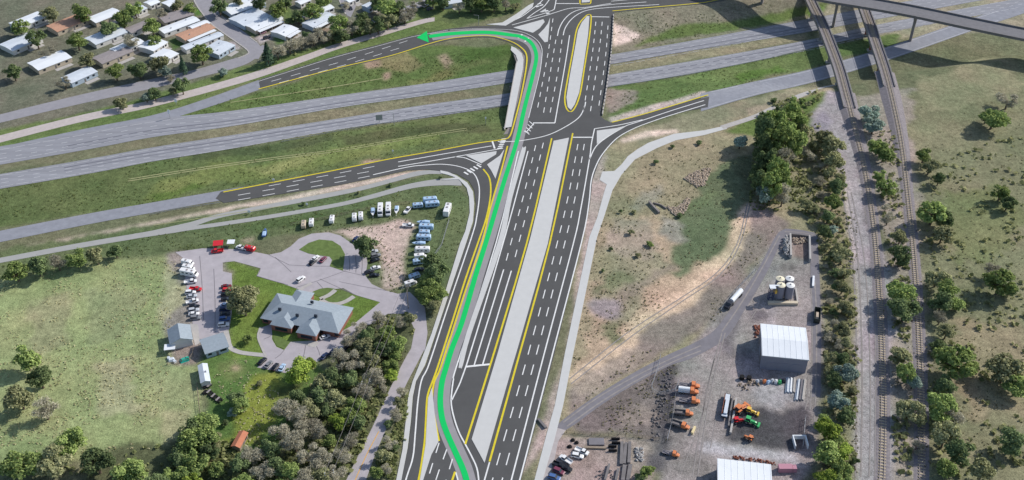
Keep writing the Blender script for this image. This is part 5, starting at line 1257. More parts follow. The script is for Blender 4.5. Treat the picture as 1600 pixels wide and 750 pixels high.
g_ = 'green'; d_ = 'dark'; o_ = 'olive'; y_ = 'grey'; s_ = 'silver'; c_ = 'conifer'; b_ = 'bright'
CL = {
    ('among the mobile homes', 'left'): [(g_, 237, 40, 24), (o_, 247, 99, 26), (g_, 240, 62, 18), (s_, 258, 108, 18), (c_, 286, 105, 15), (g_, 314, 84, 27), (d_, 342, 8, 26), (g_, 297, 12, 18), (d_, 465, 24, 20), (g_, 432, 13, 32), (d_, 405, 4, 22), (g_, 487, 15, 26), (d_, 452, 32, 14),
        (g_, 528, 36, 26), (d_, 567, 26, 20), (g_, 603, 9, 28), (d_, 622, 12, 22), (y_, 252, 22, 16), (o_, 275, 8, 18), (d_, 446, 2, 20), (g_, 505, 3, 18), (y_, 540, 8, 14), (d_, 590, 4, 22), (o_, 372, 3, 16), (y_, 266, 122, 14)],
    ('along the frontage path', 'left'): [(c_, 418, 86, 20), (y_, 433, 79, 22), (y_, 452, 70, 24), (y_, 470, 64, 24), (y_, 489, 58, 22), (y_, 505, 56, 20), (o_, 520, 52, 18), (d_, 531, 54, 20), (y_, 549, 42, 22), (d_, 562, 40, 22), (o_, 577, 40, 22), (d_, 590, 38, 24), (o_, 605, 32, 22), (y_, 632, 22, 24), (y_, 645, 12, 20), (d_, 616, 30, 14), (y_, 498, 50, 18), (d_, 480, 54, 16)],
    ('on the verge below the park street', 'left'): [(s_, 348, 112, 14), (d_, 284, 134, 22), (o_, 270, 142, 14), (d_, 241, 146, 18), (s_, 228, 150, 16), (o_, 190, 160, 18)],
    ('beside the far lane bend', 'left'): [(d_, 692, 2, 22), (y_, 717, 10, 18), (d_, 735, 4, 22), (g_, 752, 6, 20), (d_, 772, 4, 22), (y_, 790, 6, 18), (o_, 805, 10, 14), (d_, 760, -4, 22), (g_, 676, -2, 20), (y_, 660, 4, 14)],
    ('around the brick hall', 'left'): [(o_, 379, 458, 44), (o_, 381, 476, 36), (d_, 570, 384, 30), (g_, 386, 530, 14), (b_, 466, 580, 36), (b_, 480, 570, 22), (g_, 447, 628, 16)],
    ('at the bend of the lane by the trailers', 'top'): [(d_, 674, 408, 30), (d_, 684, 428, 36), (g_, 670, 440, 28), (g_, 682, 452, 30), (g_, 664, 462, 24), (o_, 676, 475, 22)],
    ('in the wood between hall and lane', 'left'): [(y_, 560, 512, 28), (y_, 545, 528, 34), (o_, 566, 540, 36), (y_, 590, 500, 30), (g_, 604, 520, 28), (d_, 596, 545, 32), (o_, 580, 560, 30), (y_, 555, 560, 36), (g_, 622, 540, 28), (g_, 610, 570, 26), (b_, 612, 585, 20), (y_, 585, 590, 36),
        (y_, 570, 612, 34), (d_, 548, 590, 32), (y_, 528, 560, 34), (d_, 520, 590, 36), (o_, 505, 592, 40), (d_, 500, 620, 34), (o_, 525, 622, 36), (g_, 555, 632, 30), (g_, 545, 650, 32), (b_, 528, 660, 26), (d_, 560, 660, 26), (y_, 548, 690, 34), (y_, 535, 712, 30), (g_, 515, 690, 22), (o_, 640, 500, 22), (y_, 625, 505, 22), (g_, 618, 555, 20), (d_, 575, 525, 26), (y_, 600, 605, 18)],
    ('in the grove below the lawn', 'left'): [(y_, 446, 640, 44), (y_, 472, 652, 46), (y_, 436, 672, 38), (y_, 492, 668, 44), (y_, 460, 690, 46), (y_, 480, 708, 44), (y_, 498, 720, 36), (o_, 484, 640, 34), (d_, 464, 622, 28), (d_, 424, 700, 36), (y_, 396, 712, 40), (y_, 408, 734, 38), (d_, 376, 722, 34),
        (d_, 430, 732, 36), (g_, 455, 738, 34), (g_, 378, 752, 34), (b_, 395, 762, 30), (y_, 478, 748, 40), (o_, 505, 748, 36), (g_, 432, 758, 30), (y_, 524, 740, 30), (d_, 512, 640, 26)],
    ('on the edge of the dry field', 'left'): [(d_, 300, 668, 28), (g_, 322, 660, 34), (g_, 318, 684, 40), (g_, 296, 692, 38), (d_, 282, 712, 32), (g_, 306, 716, 36), (d_, 326, 706, 30), (g_, 290, 738, 32), (b_, 298, 752, 30), (g_, 268, 742, 26), (o_, 336, 690, 24), (d_, 262, 768, 34), (g_, 338, 732, 22)],
    ('on the lower lawn', 'left'): [(d_, 368, 622, 20), (g_, 374, 632, 22), (d_, 352, 661, 11), (s_, 364, 645, 14), (o_, 404, 600, 10)],
    ('between the lane and the avenue', 'top'): [(y_, 628, 612, 18), (o_, 624, 628, 16), (y_, 618, 650, 20), (d_, 606, 662, 12), (y_, 608, 690, 20), (o_, 600, 712, 20), (g_, 588, 738, 18), (y_, 604, 735, 16), (d_, 616, 700, 12)],
    ('in the clump above the yard', 'top'): [(g_, 1210, 192, 36), (d_, 1196, 202, 28), (g_, 1228, 206, 36), (g_, 1244, 190, 28), (g_, 1206, 216, 34), (d_, 1192, 232, 28), (g_, 1222, 228, 38), (g_, 1243, 220, 30), (d_, 1200, 250, 32), (y_, 1224, 252, 30), (g_, 1214, 262, 32), (d_, 1190, 262, 26), (d_, 1186, 282, 24), (g_, 1207, 288, 30), (g_, 1222, 284, 26), (s_, 1198, 305, 20), (y_, 1224, 302, 24), (s_, 1190, 296, 16), (d_, 1180, 270, 16), (y_, 1218, 272, 22), (g_, 1238, 172, 22), (o_, 1254, 206, 20)],
    ('in the scrub strip beside the track', 'top'): [(o_, 1288, 212, 30), (o_, 1278, 222, 22), (o_, 1300, 232, 28), (y_, 1268, 246, 26), (y_, 1282, 256, 24), (o_, 1306, 256, 30), (o_, 1314, 274, 24), (o_, 1298, 276, 24), (y_, 1278, 280, 24), (d_, 1306, 292, 18), (y_, 1286, 302, 18), (g_, 1299, 318, 22), (o_, 1258, 314, 22), (o_, 1272, 322, 22), (d_, 1294, 338, 20), (o_, 1306, 344, 18), (s_, 1302, 360, 18), (d_, 1292, 356, 16), (o_, 1290, 384, 18), (o_, 1312, 386, 16),
        (o_, 1316, 404, 20), (d_, 1304, 398, 14), (y_, 1288, 412, 14), (o_, 1318, 428, 20), (d_, 1304, 424, 14), (o_, 1320, 452, 20), (d_, 1308, 446, 16), (o_, 1316, 474, 22), (y_, 1300, 468, 14), (o_, 1326, 492, 20), (d_, 1302, 488, 12), (y_, 1306, 510, 22), (y_, 1296, 528, 24), (o_, 1322, 516, 22), (y_, 1308, 540, 26), (o_, 1326, 540, 20), (d_, 1310, 556, 22), (o_, 1298, 556, 20), (s_, 1318, 584, 26), (d_, 1302, 596, 22), (o_, 1296, 580, 18), (s_, 1310, 626, 28), (d_, 1324, 650, 28), (s_, 1298, 632, 20),
        (g_, 1292, 652, 26), (b_, 1296, 672, 28), (g_, 1302, 692, 32), (b_, 1318, 706, 28), (g_, 1296, 714, 32), (g_, 1316, 728, 32), (b_, 1298, 744, 32), (g_, 1320, 756, 28), (d_, 1334, 722, 16), (o_, 1330, 612, 14), (o_, 1332, 566, 12)],
    ('beyond the railway track', 'top'): [(s_, 1360, 172, 20), (s_, 1364, 192, 22), (d_, 1356, 184, 14), (g_, 1376, 224, 26), (g_, 1384, 240, 26), (g_, 1378, 278, 26), (g_, 1388, 290, 24), (y_, 1386, 322, 16), (y_, 1390, 346, 16), (o_, 1404, 372, 34), (d_, 1410, 398, 26), (g_, 1408, 452, 36), (d_, 1412, 480, 30), (o_, 1410, 556, 34), (g_, 1416, 584, 28), (o_, 1424, 640, 30), (g_, 1462, 330, 32), (d_, 1478, 344, 34), (o_, 1470, 362, 30), (o_, 1466, 430, 34), (g_, 1480, 452, 36), (d_, 1470, 474, 36), (g_, 1494, 474, 34), (y_, 1466, 500, 30), (o_, 1480, 520, 38), (d_, 1470, 545, 36), (g_, 1496, 560, 40), (d_, 1482, 600, 40), (g_, 1470, 630, 40), (y_, 1494, 650, 40), (o_, 1476, 680, 42), (d_, 1500, 706, 44), (g_, 1480, 730, 44), (o_, 1540, 730, 44), (g_, 1446, 240, 26), (o_, 1456, 262, 28), (d_, 1468, 280, 30), (g_, 1560, 300, 34), (d_, 1578, 318, 34), (y_, 1548, 420, 34), (g_, 1560, 440, 38), (d_, 1582, 450, 38), (o_, 1572, 580, 40), (g_, 1590, 600, 42), (d_, 1585, 690, 44), (o_, 1540, 180, 26), (g_, 1556, 186, 26), (y_, 1580, 150, 24), (g_, 1518, 572, 34), (y_, 1436, 700, 22), (o_, 1434, 660, 18), (s_, 1430, 600, 20)],
    ('outside the mobile home street', 'left'): [(g_, 30, 40, 26), (d_, 56, 60, 26), (y_, 76, 78, 22), (g_, 120, 62, 26), (o_, 134, 92, 24), (d_, 170, 40, 26), (g_, 192, 30, 24), (y_, 204, 66, 22), (d_, 216, 108, 24), (g_, 128, 22, 24), (o_, 80, 20, 22), (d_, 20, 110, 26), (y_, 100, 128, 20), (g_, 210, 14, 22), (g_, 180, 112, 22)],
    ('along the far side of the dry field', 'top'): [(d_, 180, 392, 20), (o_, 150, 400, 24), (g_, 120, 404, 26), (y_, 90, 410, 24), (d_, 58, 416, 28), (g_, 24, 424, 28), (g_, 40, 560, 40), (d_, 62, 590, 36), (o_, 30, 620, 42), (y_, 70, 640, 36), (g_, 110, 690, 44), (d_, 150, 720, 46), (g_, 200, 738, 44), (o_, 80, 720, 46), (g_, 30, 720, 50), (d_, 240, 758, 40)],
    ('beside the trail by the railway bridge', 'left'): [(d_, 1209, 156, 9), (d_, 1222, 173, 12), (g_, 1232, 166, 11), (d_, 1240, 160, 9), (d_, 1246, 163, 8), (g_, 1254, 157, 9), (o_, 1262, 162, 9), (d_, 1216, 168, 8), (d_, 1270, 158, 8), (g_, 1204, 176, 10), (d_, 1192, 178, 9)],
    ('alone on the open field', 'left'): [(s_, 1157, 219, 22), (g_, 1016, 380, 10), (d_, 1062, 336, 8), (d_, 1025, 252, 8), (d_, 1051, 228, 7), (d_, 1092, 222, 8), (d_, 970, 330, 6), (o_, 985, 362, 9), (d_, 955, 388, 6), (o_, 996, 398, 8), (d_, 942, 422, 6), (o_, 990, 330, 7)],
    ('in the corner of the gravel plot', 'left'): [(g_, 1008, 738, 16), (g_, 1016, 732, 12), (d_, 1000, 748, 14)],
    ('on the bank of the cycle path', 'left'): [(d_, 610, 288, 7), (d_, 688, 277, 6), (d_, 474, 318, 6), (o_, 560, 300, 6)],
}
nseen = 0
for (place, axis), L in CL.items():
    for t in L: tree(t[0], t[1], t[2], t[3], place, axis, {'round': 1.0, 'bare': .95, 'cone': 1.25}[KINDS[t[0]][2]] * (1.55 if 'clump' in place else 1) if t[3] > 14 else .75)

# tufts and weeds nobody could count
def tufts(name, n, polys, m, smin, smax, seed, hgt=.6):
    r = np.random.default_rng(seed)
    out = []
    for poly, share in polys:
        P = np.array(poly, float); k = int(n * share)
        q = r.uniform(P.min(0), P.max(0), (k * 3, 2))
        ok = inpoly(q[:, 0], q[:, 1], P)
        for rp in ROADS: ok &= ~inpoly(q[:, 0], q[:, 1], rp)
        q = q[ok][:k]
        w_ = G(q[:, 0], q[:, 1], 0.0)
        den = vnoise(w_[:, 0], w_[:, 1], 11, seed + 1) * .6 + vnoise(w_[:, 0], w_[:, 1], 4, seed + 2) * .4
        out.append(w_[den > .42])
    c = np.concatenate(out)
    n = len(c); s = r.uniform(smin, smax, n) ** 1.0
    # each tuft: three leaf blades crossing at its root
    cc = np.repeat(c, 3, 0); ss = np.repeat(s, 3)
    cc = cc + np.stack([r.normal(0, .25, 3 * n) * ss, r.normal(0, .25, 3 * n) * ss, ss * hgt * .5], -1)
    nv = np.stack([r.normal(0, 1, 3 * n), r.normal(0, 1, 3 * n), r.uniform(1.0, 2.6, 3 * n)], -1); nv /= np.linalg.norm(nv, axis=1)[:, None]
    me = quads(name, cc, nv, ss * .5, ss * .45, m)
    return tag(obj(name, me), kind='stuff')
tufts('dry_weeds', 3400, [([(940, 260), (1100, 215), (1190, 240), (1160, 340), (1100, 430), (980, 520), (890, 580), (930, 400)], .5), ([(1100, 500), (1170, 330), (1215, 350), (1200, 390), (1120, 500), (980, 560), (890, 640)], .25), ([(890, 670), (1000, 600), (1060, 565), (1045, 690)], .12), ([(1260, 320), (1340, 330), (1340, 740), (1285, 740), (1285, 400)], .4), ([(1340, 170), (1600, 150), (1600, 740), (1410, 740)], .4)],
      leafmat('weed_leaves', c8(112, 112, 84), c8(176, 168, 132), .4), .25, .75, 11)
tufts('rank_grass', 5200, [([(234, 190), (530, 108), (800, 74), (806, 110), (530, 150)], .3), ([(-20, 290), (234, 254), (530, 206), (800, 165), (786, 216), (530, 262), (234, 320), (-20, 350)], .4), ([(-20, 420), (234, 370), (530, 305), (730, 290), (725, 370), (640, 500), (600, 440), (470, 360), (234, 400)], .4), ([(950, 150), (1100, 112), (1262, 78), (1270, 106), (1100, 146), (960, 185)], .15), ([(234, 170), (660, 30), (700, 40), (404, 124), (234, 180)], .12), ([(960, 24), (1230, 0), (1100, 60), (957, 84)], .15)],
      leafmat('grass_blades', c8(92, 110, 62), c8(160, 166, 110), .45), .22, .7, 21)
tufts('field_grass', 3600, [([(-20, 430), (234, 400), (284, 410), (300, 500), (262, 560), (316, 660), (250, 700), (-20, 720)], .8), ([(320, 560), (500, 570), (520, 640), (400, 740)], .2)],
      leafmat('straw_blades', c8(150, 146, 108), c8(210, 206, 170), .45), .3, .8, 31)
tufts('undergrowth', 4200, [([(440, 720), (520, 600), (560, 510), (640, 480), (655, 500), (600, 640), (545, 750), (250, 750), (290, 690), (420, 690)], .6), ([(590, 740), (636, 610), (625, 700), (615, 750)], .1), ([(1170, 330), (1180, 180), (1250, 180), (1320, 250), (1320, 360), (1240, 330)], .3)],
      leafmat('undergrowth_leaves', c8(92, 106, 64), c8(160, 162, 112), .4), .5, 1.5, 41)

tufts('scrub', 2300, [([(1262, 190), (1292, 190), (1318, 280), (1336, 420), (1340, 560), (1336, 745), (1286, 745), (1290, 560), (1284, 400), (1250, 320)], .3), ([(1376, 200), (1402, 200), (1420, 420), (1424, 745), (1398, 745), (1392, 420), (1368, 300)], .16), ([(1440, 240), (1600, 200), (1620, 745), (1456, 745)], .3), ([(1180, 200), (1250, 180), (1260, 320), (1190, 320)], .15), ([(1210, 160), (1290, 140), (1260, 190), (1190, 190)], .1)],
      leafmat('scrub_leaves', c8(104, 112, 74), c8(174, 174, 128), .4), .9, 2.4, 51, .7)
tufts('thicket', 900, [([(440, 720), (520, 600), (560, 520), (640, 480), (650, 500), (600, 620), (545, 745), (290, 745), (300, 690), (420, 690)], .7), ([(600, 690), (640, 610), (632, 690), (612, 745), (584, 745)], .12), ([(410, 90), (520, 56), (640, 24), (648, 30), (540, 64), (420, 98)], .15), ([(-20, 745), (200, 700), (300, 690), (290, 745)], .12)],
      leafmat('thicket_leaves', c8(96, 110, 68), c8(170, 172, 122), .4), .9, 2.4, 61, .7)

# ------------------------------------------------------------------ vehicles
def loft(mb, secs):                                 # closed sections (same point count) along x
    n = len(secs[0]); v = [p for s in secs for p in s]
    f = [(i * n + k, i * n + (k + 1) % n, (i + 1) * n + (k + 1) % n, (i + 1) * n + k) for i in range(len(secs) - 1) for k in range(n)]
    f += [tuple(range(n))[::-1], tuple((len(secs) - 1) * n + k for k in range(n))]
    mb.add(v, f)

def sec(x, wd, z0, z1, r=.12):
    h = wd / 2
    return [(x, -h, z0), (x, h, z0), (x, h, z1 - r), (x, h - r, z1), (x, -h + r, z1), (x, -h, z1 - r)]

def wheel_mesh(r, w_):
    b = MB(); b.tube((0, -w_ / 2, 0), (0, w_ / 2, 0), r, n=14); return b.mesh('wheel', MT['tyre'])
def rim_mesh(r, w_):
    b = MB(); b.tube((0, -w_ / 2 - .01, 0), (0, w_ / 2 + .01, 0), r * .6, n=10); return b.mesh('rim', MT['rim'])
_wm = {}
def wheels(root, xs, y, r, wd=.24):
    if (r, wd) not in _wm: _wm[(r, wd)] = (wheel_mesh(r, wd), rim_mesh(r, wd))
    for x in xs:
        for s in (-1, 1):
            o = obj('wheel', _wm[(r, wd)][0], root); o.location = (x, s * y, r); obj('rim', _wm[(r, wd)][1], o)

_vm = {}
def part(key, name, fn, m, root):
    if key not in _vm:
        b = MB(); fn(b); _vm[key] = b.mesh(name, m)
    return obj(name, _vm[key], root)

def lamps(kind, root, L_, wd, z):
    for s in (-1, 1):
        o = part((kind, 'hl'), 'headlight', lambda b: b.box((0, 0, 0), (.06, .34, .16)), mat('headlight_glass', c8(225, 225, 220), .2, 1, 0, .5) if (kind, 'hl') not in _vm else None, root)
        o.location = (L_ / 2 + .0, s * wd * .36, z)
        o = part((kind, 'tl'), 'tail_light', lambda b: b.box((0, 0, 0), (.06, .3, .16)), mat('tail_light_glass', c8(150, 24, 24), .2, 1, 0, .5) if (kind, 'tl') not in _vm else None, root)
        o.location = (-L_ / 2 - .0, s * wd * .37, z + .1)

def make_vehicle(kind, colour, root):
    m = paint(colour); k = (kind, colour)
    if kind in ('car', 'suv'):
        h = 1.42 if kind == 'car' else 1.78; bl = .92 if kind == 'car' else 1.05
        L_, wd = (4.6, 1.84) if kind == 'car' else (4.8, 1.95)
        part(k + ('body',), 'body', lambda b: loft(b, [sec(-L_ / 2, wd * .84, .35, bl - .1), sec(-L_ / 2 + .25, wd, .28, bl), sec(L_ * .12, wd, .25, bl), sec(L_ / 2 - .4, wd * .97, .28, bl - .14), sec(L_ / 2, wd * .8, .35, bl - .3)]), m, root)
        xr, xf = (-1.75, .95) if kind == 'car' else (-2.2, 1.0)
        part(k + ('cab',), 'roof', lambda b: b.box(((xr + xf) / 2 - .1, 0, h - .06), ((xf - xr) * .56 if kind == 'car' else (xf - xr) * .72, wd * .74, .12)), m, root)
        def gl_(b):
            t = h - .1; q = .55 if kind == 'car' else .3
            v = [(xr, -wd * .45, bl - .02), (xf, -wd * .45, bl - .02), (xf, wd * .45, bl - .02), (xr, wd * .45, bl - .02), (xr + q, -wd * .36, t), (xf - .75, -wd * .36, t), (xf - .75, wd * .36, t), (xr + q, wd * .36, t)]
            b.add(v, [(0, 1, 5, 4), (1, 2, 6, 5), (2, 3, 7, 6), (3, 0, 4, 7), (4, 5, 6, 7)])
        part(k + ('gl',), 'window', gl_, MT['glass'], root)
        wheels(root, (-1.4, 1.4), wd / 2 - .1, .33); lamps(kind, root, L_, wd, .62)
    elif kind == 'pickup':
        part(k + ('body',), 'body', lambda b: loft(b, [sec(.2, 1.98, .35, 1.1), sec(1.9, 1.98, .35, 1.1), sec(2.75, 1.8, .42, .95)]), m, root)
        def bed(b):
            b.box((-1.3, 0, .55), (2.9, 1.9, .3))
            for s in (-1, 1): b.box((-1.3, s * .93, .9), (2.9, .1, .55))
            b.box((-2.72, 0, .9), (.1, 1.8, .5))
        part(k + ('bed',), 'cargo_bed', bed, m, root)
        part(k + ('cab',), 'roof', lambda b: b.box((.75, 0, 1.8), (1.25, 1.5, .12)), m, root)
        def gl_(b):
            v = [(-.15, -.9, 1.06), (1.75, -.9, 1.06), (1.75, .9, 1.06), (-.15, .9, 1.06), (0, -.74, 1.76), (1.25, -.74, 1.76), (1.25, .74, 1.76), (0, .74, 1.76)]
            b.add(v, [(0, 1, 5, 4), (1, 2, 6, 5), (2, 3, 7, 6), (3, 0, 4, 7), (4, 5, 6, 7)])
        part(k + ('gl',), 'window', gl_, MT['glass'], root)
        wheels(root, (-1.7, 1.8), .88, .39); lamps(kind, root, 5.5, 1.9, .8)
    elif kind in ('van', 'motorhome'):
        L_, wd, h = (5.6, 2.0, 2.3) if kind == 'van' else (8.2, 2.5, 3.1)
        part(k + ('body',), 'body', lambda b: loft(b, [sec(-L_ / 2, wd * .96, .4, h), sec(-L_ / 2 + .1, wd, .35, h), sec(L_ / 2 - 1.5, wd, .35, h), sec(L_ / 2 - 1.1, wd * .97, .35, h - .25), sec(L_ / 2 - .6, wd * .95, .38, h * .55), sec(L_ / 2, wd * .85, .42, h * .42)]), m, root)
        part(k + ('gl',), 'windscreen', lambda b: b.add([(L_ / 2 - 1.07, -wd * .42, h - .35), (L_ / 2 - 1.07, wd * .42, h - .35), (L_ / 2 - .55, wd * .42, h * .56), (L_ / 2 - .55, -wd * .42, h * .56)], [(0, 3, 2, 1)]), MT['glass'], root)
        for s in (-1, 1):
            for x in ((.2,) if kind == 'van' else (-2.4, -.4, 1.6)):
                o = part((kind, 'sw'), 'window', lambda b: b.box((0, 0, 0), (1.1, .04, .55)), MT['glass'], root); o.location = (x, s * (wd / 2 + .005), h * .66)
        o = part((kind, 'v'), 'roof_vent', lambda b: b.box((0, 0, 0), (.8, .8, .22)), MT['roofgrey'], root); o.location = (-.8, 0, h + .1)
        if kind == 'motorhome':
            o = part((kind, 'v'), 'roof_vent', None, None, root); o.location = (1.6, 0, h + .1)
        wheels(root, (-L_ * .3, L_ * .32), wd / 2 - .12, .4); lamps(kind, root, L_, wd, .8)
    elif kind in ('camper', 'trailer'):
        L_, wd, h = (7.0, 2.4, 2.9) if kind == 'camper' else (5.2, 2.2, 2.4)
        part(k + ('body',), 'body', lambda b: loft(b, [sec(-L_ / 2, wd * .94, .75, h - .3, .2), sec(-L_ / 2 + .35, wd, .55, h, .2), sec(L_ / 2 - .5, wd, .55, h, .2), sec(L_ / 2, wd * .9, .7, h - .7, .2)]), m, root)
        part((kind, 'h'), 'hitch', lambda b: (b.tube((L_ / 2 - .2, -.6, .6), (L_ / 2 + 1.2, 0, .55), .06), b.tube((L_ / 2 - .2, .6, .6), (L_ / 2 + 1.2, 0, .55), .06), b.tube((L_ / 2 + 1.1, 0, 0), (L_ / 2 + 1.1, 0, .6), .05)), MT['tyre'], root)
        for s in (-1, 1):
            for x in (-1.8, .2, 1.9):
                o = part((kind, 'sw'), 'window', lambda b: b.box((0, 0, 0), (.9, .04, .6)), MT['glass'], root); o.location = (x * L_ / 7, s * (wd / 2 + .005), h * .62)
        for x in (-1.2, 1.3):
            o = part((kind, 'v'), 'roof_vent', lambda b: b.box((0, 0, 0), (.7, .7, .2)), MT['roofgrey'], root); o.location = (x, 0, h + .08)
        wheels(root, (-.45, .4), wd / 2 - .1, .34)
    elif kind == 'boat':
        def hull(b):
            S_ = []
            for x, hw, zb in ((-3, 1.0, .75), (-1, 1.15, .6), (1.2, 1.0, .6), (2.5, .5, .8), (3.3, .05, 1.2)):
                S_.append([(x, -hw * .4, zb), (x, hw * .4, zb), (x, hw, 1.5), (x, hw * .8, 1.52), (x, -hw * .8, 1.52), (x, -hw, 1.5)])
            loft(b, S_)
        part(k + ('hull',), 'hull', hull, m, root)
        part((kind, 'c'), 'cockpit_cover', lambda b: loft(b, [sec(-2.7, 1.5, 1.5, 1.75), sec(-.6, 1.7, 1.5, 2.0), sec(1.2, 1.2, 1.5, 1.7)]), paint('pale blue'), root)
        part((kind, 'w'), 'windscreen', lambda b: b.box((.9, 0, 1.95), (.1, 1.4, .5), 0, .8), MT['glass'], root)
        part((kind, 't'), 'trailer_frame', lambda b: (b.box((-.3, 0, .5), (5.8, .14, .14)), b.box((-.8, 0, .5), (.14, 2.0, .14)), b.tube((2.4, 0, .5), (4.2, 0, .5), .07), b.tube((4.1, 0, 0), (4.1, 0, .5), .05), b.tube((-.8, 0, .5), (-.8, 0, .8), .3), b.tube((1.5, 0, .5), (1.5, 0, .8), .2)), MT['steel'], root)
        wheels(root, (-.9, -.2), 1.0, .3)

NAMEK = {'car': ('parked_car', 'car', 'car'), 'suv': ('parked_car', 'car', 'estate car'), 'pickup': ('pickup_truck', 'pickup truck', 'pickup truck'), 'van': ('van', 'van', 'van'), 'motorhome': ('motorhome', 'motorhome', 'motorhome'), 'camper': ('camping_trailer', 'trailer', 'camping trailer'), 'trailer': ('small_trailer', 'trailer', 'small trailer'), 'boat': ('boat', 'boat', 'boat on a trailer')}
def vehicle(kind, colour, px, py, dx, dy, place, axis='left', scale=1.0):
    nm, cat, look = NAMEK[kind]
    g = G(float(px), float(py), 0, True)
    r = empty(nm, (g[0], g[1], .08 if place.find('lot') >= 0 or place.find('drive') >= 0 or place.find('hall') >= 0 else .02), wdir(px, py, dx, dy), (scale,) * 3)
    make_vehicle(kind, colour, r)
    later(r, f'{colour} {look}', place, axis, px if axis == 'left' else py, cat, 'vehicles ' + place)
    return r

V = [
    ('van', 'white', 294, 413, 9, 1.6), ('van', 'white', 295.5, 421, 9, 1.6), ('motorhome', 'white', 296.5, 430.5, 9, 1.6), ('pickup', 'white', 298, 442, 9, -1), ('pickup', 'red', 306, 453.5, 9, .6), ('suv', 'white', 298, 458.5, 9, -.8), ('car', 'silver', 300, 464.5, 9, -1.5), ('pickup', 'white', 301, 473, 9, -2), ('car', 'black', 304, 480, 9, -.3), ('suv', 'silver', 303, 486.5, 9, -1.5), ('car', 'white', 303.5, 492, 9, -.8), ('suv', 'grey', 306, 498.5, 9, -.6)]
for v in V: vehicle(*v, 'in the west row of the parking lot', 'top')
for v in [('car', 'dark red', 354, 449, 9, -1), ('suv', 'red', 356, 455, 9, -.8), ('suv', 'black', 354, 462, 9, -.6), ('car', 'black', 354, 469, 9, -.8), ('car', 'pale blue', 353, 478, 9, -.6), ('suv', 'dark blue', 352, 485, 9, -.6), ('car', 'dark', 352, 492, 9, -.8), ('suv', 'blue', 351.5, 500, 9, -1), ('suv', 'white', 349.5, 509, 9, -1)]:
    vehicle(*v, 'in the east row under the parking lot tree', 'top')
vehicle('pickup', 'red', 340, 394, -9, 1, 'alone at the upper edge of the parking lot'); vehicle('pickup', 'white', 378, 389, -9, -2, 'with a load at the upper edge of the parking lot')
vehicle('trailer', 'red', 391, 391.5, -9, -2, 'behind the white pickup on the parking lot')
for v in [('car', 'white', 493, 405, 7, -6), ('car', 'maroon', 505, 407, 7, -7), ('car', 'black', 489, 411, 6, -5)]: vehicle(*v, 'by the round lawn of the drive')
vehicle('suv', 'white', 470, 438, 8, -6, 'on the drive before the brick hall')
for v in [('car', 'dark blue', 556, 375, 5, -6), ('suv', 'silver', 583, 395, 9, -2), ('suv', 'grey', 587, 401, 9, -2.4), ('car', 'black', 586, 408, 9, -3), ('car', 'white', 587, 420, 9, -2), ('car', 'dark', 577, 426, 9, -3), ('car', 'black', 585, 431.5, 9, -.6)]: vehicle(*v, 'beside the sandy lot', 'top')
vehicle('pickup', 'white', 638, 354, 9, .4, 'alone on the sandy lot')
for v in [('car', 'black', 410, 566, 6, -5.5), ('car', 'grey', 420, 571, 6, -6.5), ('car', 'black', 430, 575, 5, -7), ('car', 'pale blue', 441, 576, 4, -7)]: vehicle(*v, 'on the lower drive below the hall')
for v in [('car', 'dark blue', 507, 558, 6, -6), ('suv', 'dark blue', 522, 551, 6, -6), ('car', 'pale blue', 530, 549, 6, -6), ('car', 'dark', 541, 545, 6, -6)]: vehicle(*v, 'in tree shade right of the hall')
vehicle('car', 'white', 508, 528, 8, -3, 'at the hall entrance under the roof edge')
for v in [('motorhome', 'white', 594.5, 332, -.5, 9), ('motorhome', 'white', 607, 331, -.3, 9), ('boat', 'white', 620, 331, -1, 9), ('boat', 'white', 583, 334, 0, 9), ('trailer', 'white', 564, 341, 0, 9), ('trailer', 'white', 554, 343, 0, 9), ('pickup', 'white', 637, 330, 5, -6), ('trailer', 'pale blue', 653, 324, 9, -1), ('camper', 'pale blue', 672, 316, 9, -.8), ('camper', 'pale blue', 675.5, 322.5, 9, -.8), ('trailer', 'white', 519, 346, 2, -9), ('trailer', 'white', 487, 351, 1, -9), ('trailer', 'tan', 475, 354, 1, -9)]:
    vehicle(*v, 'in the upper row on the grass')
vehicle('motorhome', 'white', 699.5, 331, 3, -9, 'standing apart by the avenue bank', scale=1.1)
for v in [('boat', 'pale blue', 662, 350, -9, 0), ('camper', 'pale blue', 666, 358.5, -9, -.3), ('trailer', 'pale blue', 663, 366.5, -9, -.3), ('camper', 'pale blue', 662, 375, -9, -.3), ('boat', 'pale blue', 655, 383, -9, 0), ('camper', 'white', 660, 394, -9, 0), ('van', 'white', 657, 403, 9, -1), ('trailer', 'pale blue', 654, 412, 9, -1), ('car', 'dark', 655, 422, 9, -1), ('trailer', 'pale blue', 648, 434.5, 9, -3), ('van', 'white', 642, 445, 9, -3)]:
    vehicle(*v, 'in the column of trailers', 'top')
vehicle('boat', 'blue', 414, 367, 2, -9, 'on the grass bank above the parking lot')
for v in [('pickup', 'white', 909, 707, 7, 3), ('suv', 'white', 902, 714, 8, 1.5), ('pickup', 'white', 884, 720, -6, -4), ('pickup', 'black', 874, 729, 7, 3), ('suv', 'maroon', 873, 738, 7, 3), ('pickup', 'black', 883, 733, 7, 3), ('suv', 'blue', 866, 748, 7, 2)]: vehicle(*v, 'on the gravel plot', 'top')
for v in [('car', 'pink', 411, 52, 8, -3), ('suv', 'dark', 417, 60, 8, -3), ('car', 'red', 424, 42, 8, -3), ('car', 'dark', 548, 14, 4, 6), ('suv', 'dark blue', 672, 15, 8, -3), ('car', 'white', 665, 10, 8, -4), ('car', 'grey', 474, 30, 4, -6), ('suv', 'blue', 473, 24, 4, -6)]: vehicle(*v, 'by the mobile homes')
